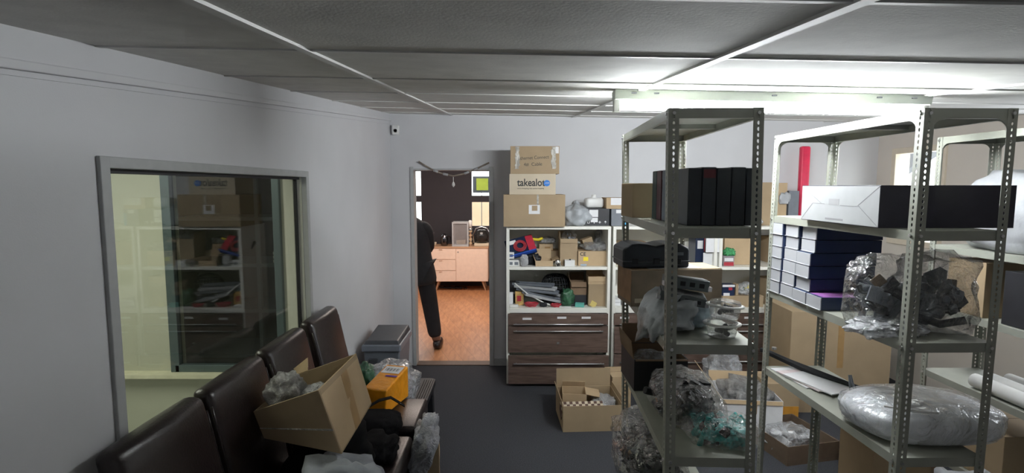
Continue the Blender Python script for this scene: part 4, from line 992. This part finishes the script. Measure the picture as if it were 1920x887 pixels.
# ================= LEFT ROW =================
def chair_parts():
    r = E('leather_chair', 'x', 'chair')
    # back: faces +X
    b = MB(); W = .435; th = .085; n = 6
    def P(u, y, z): # lean
        return (u-.14*(max(0, z-.42)/.68)-.0, y, z)
    N = 8
    for_rows = [(.40+.70*i/N) for i in range(N+1)]
    ring_ = []
    for z in for_rows:
        bulge = .012*math.sin((z-.4)/.7*PI)
        ring_.append([b.v(P(0, -W/2, z)), b.v(P(th*.9+bulge*.3, -W/2, z)), b.v(P(th+bulge, 0, z)), b.v(P(th*.9+bulge*.3, W/2, z)), b.v(P(0, W/2, z)), b.v(P(-.004, 0, z))])
    for i in range(N):
        for k_ in range(6): b.face([ring_[i][k_], ring_[i][(k_+1) % 6], ring_[i+1][(k_+1) % 6], ring_[i+1][k_]])
    b.face(ring_[0][::-1]); b.face(ring_[-1])
    b.build('backrest', LEATHER, r, smooth=True, bevel=.03, seg=4)
    # piping along both front edges of the back
    for s_ in (-1, 1): MB().tube([P(th*.80, s_*(W/2-.004), z) for z in [.46+.58*i/10 for i in range(11)]], .005, 6).build('piping', LEATHER, r, smooth=True)
    s = MB(); s.box(.03, .50, -W/2, W/2, .39, .50); s.build('seat', LEATHER, r, bevel=.028, seg=4, smooth=True)
    B(.0, .48, -W/2+.01, W/2-.01, .33, .40).build('seat_skirt', LEATHER, r, bevel=.006)
    for x in (.02, .43):
        for y in (-W/2+.02, W/2-.06): MB().box8([(x+.006, y+.006, 0), (x+.034, y+.006, 0), (x+.034, y+.034, 0), (x+.006, y+.034, 0), (x, y, .34), (x+.04, y, .34), (x+.04, y+.04, .34), (x, y+.04, .34)]); 
    for x in (.02, .43):
        for y in (-W/2+.02, W/2-.06):
            l = MB(); l.box8([(x+.006, y+.006, 0), (x+.034, y+.006, 0), (x+.034, y+.034, 0), (x+.006, y+.034, 0), (x, y, .34), (x+.04, y, .34), (x+.04, y+.04, .34), (x, y+.04, .34)])
            l.build('leg', BLACKP, r)
    return r
ch = chair_parts()
clabs = ['dark brown leather chair nearest the camera, at the lower left corner', 'dark leather chair second from the camera, left of the tilted carton',
         'dark leather chair behind the tilted carton with small painted highlights on its back edge', 'dark leather chair furthest along the row, next to the grey bin']
cy_ = [1.63, 2.09, 2.565, 3.08]
for i in range(4):
    if i == 0: o = ch
    else:
        o = ch.copy(); col.objects.link(o)
        for q in [k_ for k_ in ch.children]:
            d = q.copy(); col.objects.link(d); d.parent = o
    o.location = (-1.035, cy_[i], 0); o['label'] = clabs[i]; o['group'] = 'leather chairs in a row under the window'
# painted highlights on the third chair: white slips in place of leather reflections
o3 = o
for q in bpy.data.objects:
    if q.get('label') == clabs[2]: o3 = q
for k_ in range(2): B(-.03+.006, .0, -.2195, -.2165, .985-k_*.045, 1.005-k_*.045).build('painted_highlight', WHITE, o3)

# tilted big carton (open) built from corner points
C8 = {}
for nme, (px, py, Y) in dict(A=(475, 772, 2.07), B=(597, 732, 1.93), C=(668, 663, 2.24), E=(495, 822, 2.09), F=(641, 851, 1.98), G=(697, 757, 2.28)).items(): C8[nme] = at(px, py, Y)
C8['D'] = C8['A']+(C8['C']-C8['B']); C8['H'] = C8['E']+(C8['G']-C8['F'])
org = C8['F'].copy()
r = E('tilted_carton', 'open brown cardboard box tilted on the seats of the leather chairs', 'box', org)
L8 = {k_: v-org for k_, v in C8.items()}
dz = .502-min(v.z for v in C8.values())
ctr = sum((v for v in L8.values()), Vector())/8
def panel(name, ks, m, t=.006):
    P = [L8[k_] for k_ in ks]; n_ = (P[1]-P[0]).cross(P[2]-P[0]).normalized(); c_ = sum(P, Vector())/len(P)
    s_ = 1 if n_.dot(ctr-c_) > 0 else -1
    return MB().slab(P, t*s_).build(name, m, r)
panel('front_panel', 'ABFE', CARD); panel('side_panel', 'BCGF', CARDL); panel('back_panel', 'CDHG', CARD); panel('end_panel', 'DAEH', CARD); panel('base_panel', 'EFGH', CARD)
# tape strip on the side panel
def lerp(a, b_, t): return a+(b_-a)*t
Bv, Cv, Gv, Fv = L8['B'], L8['C'], L8['G'], L8['F']
nrm = (Cv-Bv).cross(Fv-Bv).normalized(); 
if nrm.dot(ctr-Bv) > 0: nrm = -nrm
MB().slab([lerp(Bv, Cv, .52)+nrm*.001, lerp(Bv, Cv, .68)+nrm*.001, lerp(Fv, Gv, .60)+nrm*.001, lerp(Fv, Gv, .44)+nrm*.001], .0008).build('tape', TAPE, r)
MB().slab([lerp(Bv, Cv, .02)+nrm*.0012, lerp(Bv, Cv, .98)+nrm*.0012, lerp(lerp(Bv, Cv, .98), lerp(Fv, Gv, .98), .08)+nrm*.0012, lerp(lerp(Bv, Cv, .02), lerp(Fv, Gv, .02), .08)+nrm*.0012], .0006).build('crease_strip', CARD, r)
Ev, Av = L8['E'], L8['A']; nf = (Bv-Av).cross(Ev-Av).normalized()
if nf.dot(ctr-Av) > 0: nf = -nf
MB().slab([lerp(Av, Ev, .60)+nf*.001, lerp(Bv, Fv, .60)+nf*.001, lerp(Bv, Fv, .63)+nf*.001, lerp(Av, Ev, .63)+nf*.001], .0015).build('crease_strip', TAPEC, r)
MB().slab([L8['D'], lerp(L8['D'], Cv, .2), lerp(L8['D'], Cv, .2)+Vector((-.01, .03, .05)), L8['D']+Vector((-.02, .02, .02))], .004).build('flap', CARDL, r)
cc = sum(C8.values(), Vector())/8
bag('bubble_wrap_bag', 'bubble wrap poking out of the tilted carton on the chairs', (cc.x-.09, cc.y+.02, cc.z-.06), (.14, .16, .20), 91, BUBBLE, amp=.25, rot=(R(12), R(-12), 0))
bag('grey_pouch', 'grey wrapped item inside the tilted carton on the chairs', (cc.x+.03, cc.y+.0, cc.z-.07), (.17, .2, .15), 92, FOIL, amp=.2)
# support cushion: black bag under the carton on the seats
bag('black_jacket', 'bulky black coat heaped on the chair seats under the tilted carton', (-.80, 2.25, .50), (.34, .36, .33), 93, STRAP, cat='jacket', amp=.2)
# grey coat at the bottom
r = bag('grey_garment', 'grey and white garment folded on the chair seat at the bottom edge', (-.66, 1.95, .50), (.36, .28, .33), 94, mat('grey_cloth', (.30, .32, .35), .8, var=.25, scale=10, bump=.5, bscale=20), cat='clothing', amp=.25)
bag('black_garment', 'black cloth bundle behind the grey garment on the chair seats', (-.70, 2.52, .50), (.24, .26, .12), 95, STRAP, cat='clothing', amp=.25)
# orange box
p = at(697, 790, 3.03)
r = E('orange_parcel', 'orange plastic-wrapped parcel with white barcode label on the last chair', 'parcel', (-.775, 3.16, .502), rot=(R(0), R(0), R(-14)))
b = MB(); b.box8([(-.065, -.13, 0), (.065, -.13, 0), (.075, .17, 0), (-.075, .17, 0), (-.075, -.13, .155), (.075, -.13, .15), (.075, .17, .20), (-.075, .17, .20)])
b.build('wrapper', ORANGE, r, bevel=.010, seg=3)
def ontop(x0, x1, y0, y1, lift, name, m):
    zt_ = lambda y: .155+(y+.13)/.30*.045+lift
    return MB().box8([(x0, y0, zt_(y0)-.001), (x1, y0, zt_(y0)-.001), (x1, y1, zt_(y1)-.001), (x0, y1, zt_(y1)-.001), (x0, y0, zt_(y0)), (x1, y0, zt_(y0)), (x1, y1, zt_(y1)), (x0, y1, zt_(y1))]).build(name, m, r)
lb = ontop(-.06, .06, .06, .145, .002, 'address_label', WHITE)
for i in range(9): ontop(-.045+i*.0105, -.045+i*.0105+.002+.003*(i % 2), .085, .12, .003, 'barcode_bar', INK).parent = lb
ontop(-.01, .065, .018, .036, .002, 'purple_band', PURPLE)
# items behind parcel
bag('clear_parcel_bag', 'clear bag with blue-white sheets behind the orange parcel', (-.83, 3.55, .362), (.36, .30, .30), 96, CLEARW, contents=[(WHITE, 5, .12), (BLUE, 2, .06)], amp=.22)
bag('green_dark_bag', 'dark green and black bag squeezed between parcel and bin', (-.98, 3.42, .362), (.18, .20, .34), 97, GREENB, amp=.25)
# black platform step
r = E('platform_step', 'black ribbed plastic platform step beyond the last leather chair', 'step stool', (-.86, 3.70, 0))
W2, D2, HZ = .27, .34, .36
b = MB(); n = 6; P = []
for cx, cyy, a0 in ((W2-.05, -D2+.05, -90), (W2-.05, D2-.05, 0), (-W2+.05, D2-.05, 90), (-W2+.05, -D2+.05, 180)):
    for i in range(n+1): a_ = R(a0+90*i/n); P.append((cx+.05*math.cos(a_), cyy+.05*math.sin(a_), HZ-.05))
b.slab(P, .045); b.build('deck', BLACKP, r, bevel=.006)
b = MB()
for i in range(5): b.box(W2-.09+i*.017, W2-.082+i*.017, -D2+.05, D2-.05, HZ-.005, HZ+.003)
b.build('ridge_band', BLACKP, r); b = MB()
for i in range(5): b.box(-W2+.02+i*.017, -W2+.028+i*.017, -D2+.05, D2-.05, HZ-.005, HZ+.003)
b.build('ridge_band', BLACKP, r)
b = MB(); b.box(-.13, .13, -.24, -.232, HZ-.005, HZ+.004); b.box(-.13, .13, .232, .24, HZ-.005, HZ+.004); b.box(-.138, -.13, -.24, .24, HZ-.005, HZ+.004); b.box(.13, .138, -.24, .24, HZ-.005, HZ+.004)
for i in range(7):
    for j in range(11): b.box(-.11+i*.033, -.09+i*.033, -.22+j*.041, -.19+j*.041, HZ-.005, HZ+.0015)
b.build('grip_pattern', GREYD, r)
for sx_ in (-1, 1):
    for sy_ in (-1, 1): MB().box8([(sx_*.245-.022, sy_*.25-.03, 0), (sx_*.245+.022, sy_*.25-.03, 0), (sx_*.245+.022, sy_*.25+.03, 0), (sx_*.245-.022, sy_*.25+.03, 0), (sx_*.225-.03, sy_*.24-.04, HZ-.045), (sx_*.225+.03, sy_*.24-.04, HZ-.045), (sx_*.225+.03, sy_*.24+.04, HZ-.045), (sx_*.225-.03, sy_*.24+.04, HZ-.045)]).build('leg', BLACKP, r, bevel=.004)
tag(MB().tube([(0, 0, .016), (.03, .04, .016), (.09, .05, .018)], .014, 8).build('black_strap_buckle', BLACKP, smooth=True), 'small black buckle lying on the ribbed platform step', 'buckle').location = (-.73, 3.46, HZ+.004)
# black helmet-like bag + strap before parcel
r = E('shoulder_bag', 'black shoulder bag with strap in front of the orange parcel', 'bag', (-.735, 2.80, .50))
bm = blob(.26, .24, .12, 98, amp=.12); me = bpy.data.meshes.new('bag_body'); bm.to_mesh(me); bm.free(); me.materials.append(STRAP); o = bpy.data.objects.new('bag_body', me); col.objects.link(o); o.parent = r
b = MB(); q = [(-.10, .10, .10), (-.02, .13, .14), (.04, .16, .145), (.12, .15, .10)]
for i in range(3):
    a_, c_ = Vector(q[i]), Vector(q[i+1]); b.slab([a_, c_, c_+Vector((.01, -.04, .002)), a_+Vector((.01, -.04, .002))], .004)
b.build('strap', STRAP, r)
bag('white_plastic_bag', 'thin white plastic bag hanging off the front of the chair seats', (-.50, 2.78, .31), (.13, .26, .31), 99, plastic('white_thin_film', (.50, .52, .58), .55, .95, .3), amp=.3, rot=(0, R(10), 0))
r = E('paper_carrier_bag', 'brown paper carrier bag with folded edge at the bottom beside the chairs', 'paper bag', (-.475, 2.98, 0), R(8))
b = MB(); b.box8([(-.07, -.14, 0), (.055, -.14, 0), (.055, .14, 0), (-.07, .14, 0), (-.045, -.15, .40), (.05, -.15, .42), (.045, .15, .44), (-.06, .15, .42)]); b.build('body', CARD, r, bevel=.004)
MB().slab([(.052, -.15, .30), (.049, -.15, .425), (.046, .0, .435), (.054, .0, .31)], .003).build('folded_edge', CARDL, r)

# bin
r = E('pedal_bin', 'grey plastic waste bin with dark lid against the left wall', 'bin', (-1.005, 4.22, 0))
b = MB(); b.box8([(-.115, -.17, 0), (.115, -.17, 0), (.115, .18, 0), (-.115, .18, 0), (-.14, -.215, .58), (.14, -.215, .58), (.14, .22, .58), (-.14, .22, .58)]); b.build('body', GREYM, r, bevel=.018, seg=3)
b = MB(); b.box(-.152, .152, -.232, .232, .575, .63); b.build('rim', mat('bin_rim', (.20, .22, .26), .4, var=.05), r, bevel=.012, seg=3)
b = MB(); b.box8([(-.142, -.222, .63), (.142, -.222, .63), (.142, .222, .63), (-.142, .222, .63), (-.12, -.19, .655), (.12, -.19, .655), (.13, .215, .675), (-.13, .215, .675)]); b.build('lid', GREYD, r, bevel=.008, seg=3)
b = MB(); b.box(-.10, -.03, -.222, -.205, .36, .52); b.box(.03, .10, -.222, -.205, .36, .52); b.build('grip_recess', GREYD, r, bevel=.01)

# ================= PERSON =================
PY = 5.98
pr = E('person', 'person in black coat and trousers walking past beyond the doorway', 'person', (-1.055, PY, 0)); pr.scale = (1.16, 1.1, 1.03)
J = {'pelvis': (-.03, 0, .92), 'waist': (-.05, 0, 1.06), 'chest': (-.08, .0, 1.25), 'neckb': (-.11, .01, 1.41), 'neck': (-.12, .02, 1.47), 'head': (-.135, .03, 1.55), 'crown': (-.14, .03, 1.64),
     'hipR': (.05, 0, .88), 'kneeR': (.10, .03, .48), 'ankR': (.165, -.03, .10), 'toeR': (.185, .12, .035),
     'hipL': (-.13, 0, .88), 'kneeL': (-.16, .12, .49), 'ankL': (-.20, .16, .10), 'toeL': (-.20, .30, .035),
     'shR': (.06, .0, 1.36), 'elR': (.10, .06, 1.11), 'wrR': (-.03, .24, 1.0), 'hnR': (-.06, .30, 1.0),
     'shL': (-.27, .0, 1.36), 'elL': (-.31, .06, 1.11), 'wrL': (-.26, .22, .98), 'hnL': (-.25, .29, .97)}
RAD = {'pelvis': .125, 'waist': .11, 'chest': .11, 'neckb': .07, 'neck': .05, 'head': .085, 'crown': .06, 'hipR': .085, 'kneeR': .072, 'ankR': .045, 'toeR': .03, 'hipL': .085, 'kneeL': .056, 'ankL': .04, 'toeL': .03,
       'shR': .045, 'elR': .042, 'wrR': .028, 'hnR': .024, 'shL': .045, 'elL': .042, 'wrL': .028, 'hnL': .024}
BONES = [('pelvis', 'waist'), ('waist', 'chest'), ('chest', 'neckb'), ('neckb', 'neck'), ('neck', 'head'), ('head', 'crown'), ('pelvis', 'hipR'), ('hipR', 'kneeR'), ('kneeR', 'ankR'), ('ankR', 'toeR'),
         ('pelvis', 'hipL'), ('hipL', 'kneeL'), ('kneeL', 'ankL'), ('ankL', 'toeL'), ('chest', 'shR'), ('shR', 'elR'), ('elR', 'wrR'), ('wrR', 'hnR'), ('chest', 'shL'), ('shL', 'elL'), ('elL', 'wrL'), ('wrL', 'hnL')]
J['nose'] = (-.137, .125, 1.545); RAD['nose'] = .012; J['chin'] = (-.135, .065, 1.485); RAD['chin'] = .045; BONES += [('head', 'nose'), ('head', 'chin')]
# fingers
for s_ in 'RL':
    w_ = Vector(J['hn'+s_]); sg = 1 if s_ == 'R' else -1
    for i in range(4):
        a_ = w_+Vector((0, .035, .024-.016*i)); c_ = a_+Vector((0, .03-.004*abs(i-1), -.012)); J['f%s%da' % (s_, i)] = a_; J['f%s%db' % (s_, i)] = c_; RAD['f%s%da' % (s_, i)] = .008; RAD['f%s%db' % (s_, i)] = .006
        BONES += [('hn'+s_, 'f%s%da' % (s_, i)), ('f%s%da' % (s_, i), 'f%s%db' % (s_, i))]
    J['t'+s_] = w_+Vector((-.02*sg, .01, .034)); RAD['t'+s_] = .008; BONES.append(('hn'+s_, 't'+s_))
def skin(name, bones, m, grow=0, mul=1, root='pelvis', tweak=None, sub=2):
    names = []
    for a_, c_ in bones:
        for k_ in (a_, c_):
            if k_ not in names: names.append(k_)
    JJ = dict(J); 
    if tweak: JJ.update(tweak)
    me = bpy.data.meshes.new(name); me.from_pydata([JJ[k_] for k_ in names], [(names.index(a_), names.index(c_)) for a_, c_ in bones], [])
    o = bpy.data.objects.new(name, me); col.objects.link(o); o.parent = pr
    sk = o.modifiers.new('skin', 'SKIN'); sk.use_smooth_shade = True
    if not me.skin_vertices: 
        bpy.context.view_layer.objects.active = o
        bpy.ops.mesh.customdata_skin_add()
    for i, k_ in enumerate(names):
        rr = RAD[k_]*mul+grow; me.skin_vertices[0].data[i].radius = (rr, rr*(.72 if k_ in ('pelvis', 'waist', 'chest') else 1)) if False else (rr, rr)
        me.skin_vertices[0].data[i].use_root = (k_ == root)
    s2 = o.modifiers.new('sub', 'SUBSURF'); s2.levels = sub; s2.render_levels = sub
    me.materials.append(m); return o
skinm = mat('skin', (.20, .11, .075), .5, var=.05)
skin('body', BONES, skinm)
cloth = mat('black_wool', (.010, .010, .012), .9, var=.2, bump=.2)
RAD.update({'hem': .165}); J['hem'] = (.0, 0, .80)
b = MB(); n = 28; rings = []
for z, cx, rx, ry in ((.70, -.02, .195, .155), (.78, -.02, .195, .155), (.90, -.03, .185, .145), (1.0, -.04, .170, .132), (1.08, -.05, .168, .128), (1.18, -.07, .182, .135), (1.28, -.085, .195, .135), (1.36, -.10, .195, .120), (1.41, -.108, .160, .10), (1.445, -.112, .105, .085), (1.48, -.118, .068, .068), (1.50, -.12, .062, .062)):
    rings.append([b.v((cx+rx*math.copysign(abs(math.cos(2*PI*k/n))**.85, math.cos(2*PI*k/n)), .005+ry*math.sin(2*PI*k/n)+.004*math.sin(k*2.1+z*9), z)) for k in range(n)])
for i in range(len(rings)-1):
    for k in range(n): b.face([rings[i][k], rings[i][(k+1) % n], rings[i+1][(k+1) % n], rings[i+1][k]])
b.face(rings[0][::-1])
b.build('coat', cloth, pr, smooth=True, sub=1)
for s_, sg in (('R', 1), ('L', -1)):
    sh, el, wr_ = [Vector(J[k_+s_]) for k_ in ('sh', 'el', 'wr')]
    P = [sh+Vector((-.055*sg, 0, .01)), sh+Vector((-.01*sg, 0, .0)), sh*.75+el*.25+Vector((.012*sg, 0, 0)), sh*.4+el*.6+Vector((.006*sg, 0, 0)), el, el*.6+wr_*.4, el*.12+wr_*.88]
    MB().tube(P, [.05, .072, .070, .062, .057, .052, .044], 14).build('sleeve', cloth, pr, smooth=True, sub=1)
RAD['hemR'] = .056; RAD['hemL'] = .056; J['hemR'] = (.16, -.03, .11); J['hemL'] = (-.195, .155, .11)
skin('trousers', [('pelvis', 'hipR'), ('hipR', 'kneeR'), ('kneeR', 'hemR'), ('pelvis', 'hipL'), ('hipL', 'kneeL'), ('kneeL', 'hemL')], mat('black_cotton', (.008, .008, .010), .9, var=.2), grow=.014)
for s_ in 'RL':
    a_ = Vector(J['ank'+s_]); b = MB(); 
    bm = blob(.095, .26, .11, 5, amp=.03, p=2.5, sub=3); me = bpy.data.meshes.new('shoe'); bm.to_mesh(me); bm.free(); me.materials.append(LEATHER); o = bpy.data.objects.new('shoe', me); col.objects.link(o); o.parent = pr; o.location = (a_.x+.01, a_.y+.06, .002)
# hair and face
h = Vector(J['head'])
bm = blob(.205, .175, .20, 6, amp=.05, p=2.2, flat=False); me = bpy.data.meshes.new('hair'); bm.to_mesh(me); bm.free(); me.materials.append(mat('black_hair', (.008, .007, .007), .6, var=.2, bump=.4)); o = bpy.data.objects.new('hair', me); col.objects.link(o); o.parent = pr; o.location = h+Vector((0, -.05, -.025))
for sx_ in (-1, 1): MB().lathe([(.001, -.008), (.016, -.004), (.018, .003), (.006, .006)], n=10).build('ear', skinm, pr, smooth=True).matrix_local = Matrix.Translation(h+Vector((sx_*.098, .015, .0))) @ Matrix.Rotation(R(90), 4, 'Y')

for sx_ in (-1, 1): MB().lathe([(.001, -.006), (.011, 0), (.001, .006)], n=10).build('eye', INK, pr, smooth=True).matrix_local = Matrix.Translation(h+Vector((sx_*.032, .088, .012))) @ Matrix.Rotation(R(90), 4, 'X')
MB().tube([(-.022, 0, 0), (0, .004, -.002), (.022, 0, 0)], .004, 6).build('mouth', mat('lips', (.18, .06, .05), .5), pr, smooth=True).matrix_local = Matrix.Translation(h+Vector((0, .092, -.062)))
# distant and hidden extras
E_ = None
for o in list(bpy.data.objects):
    if o.get('label') == 'x': del o['label']
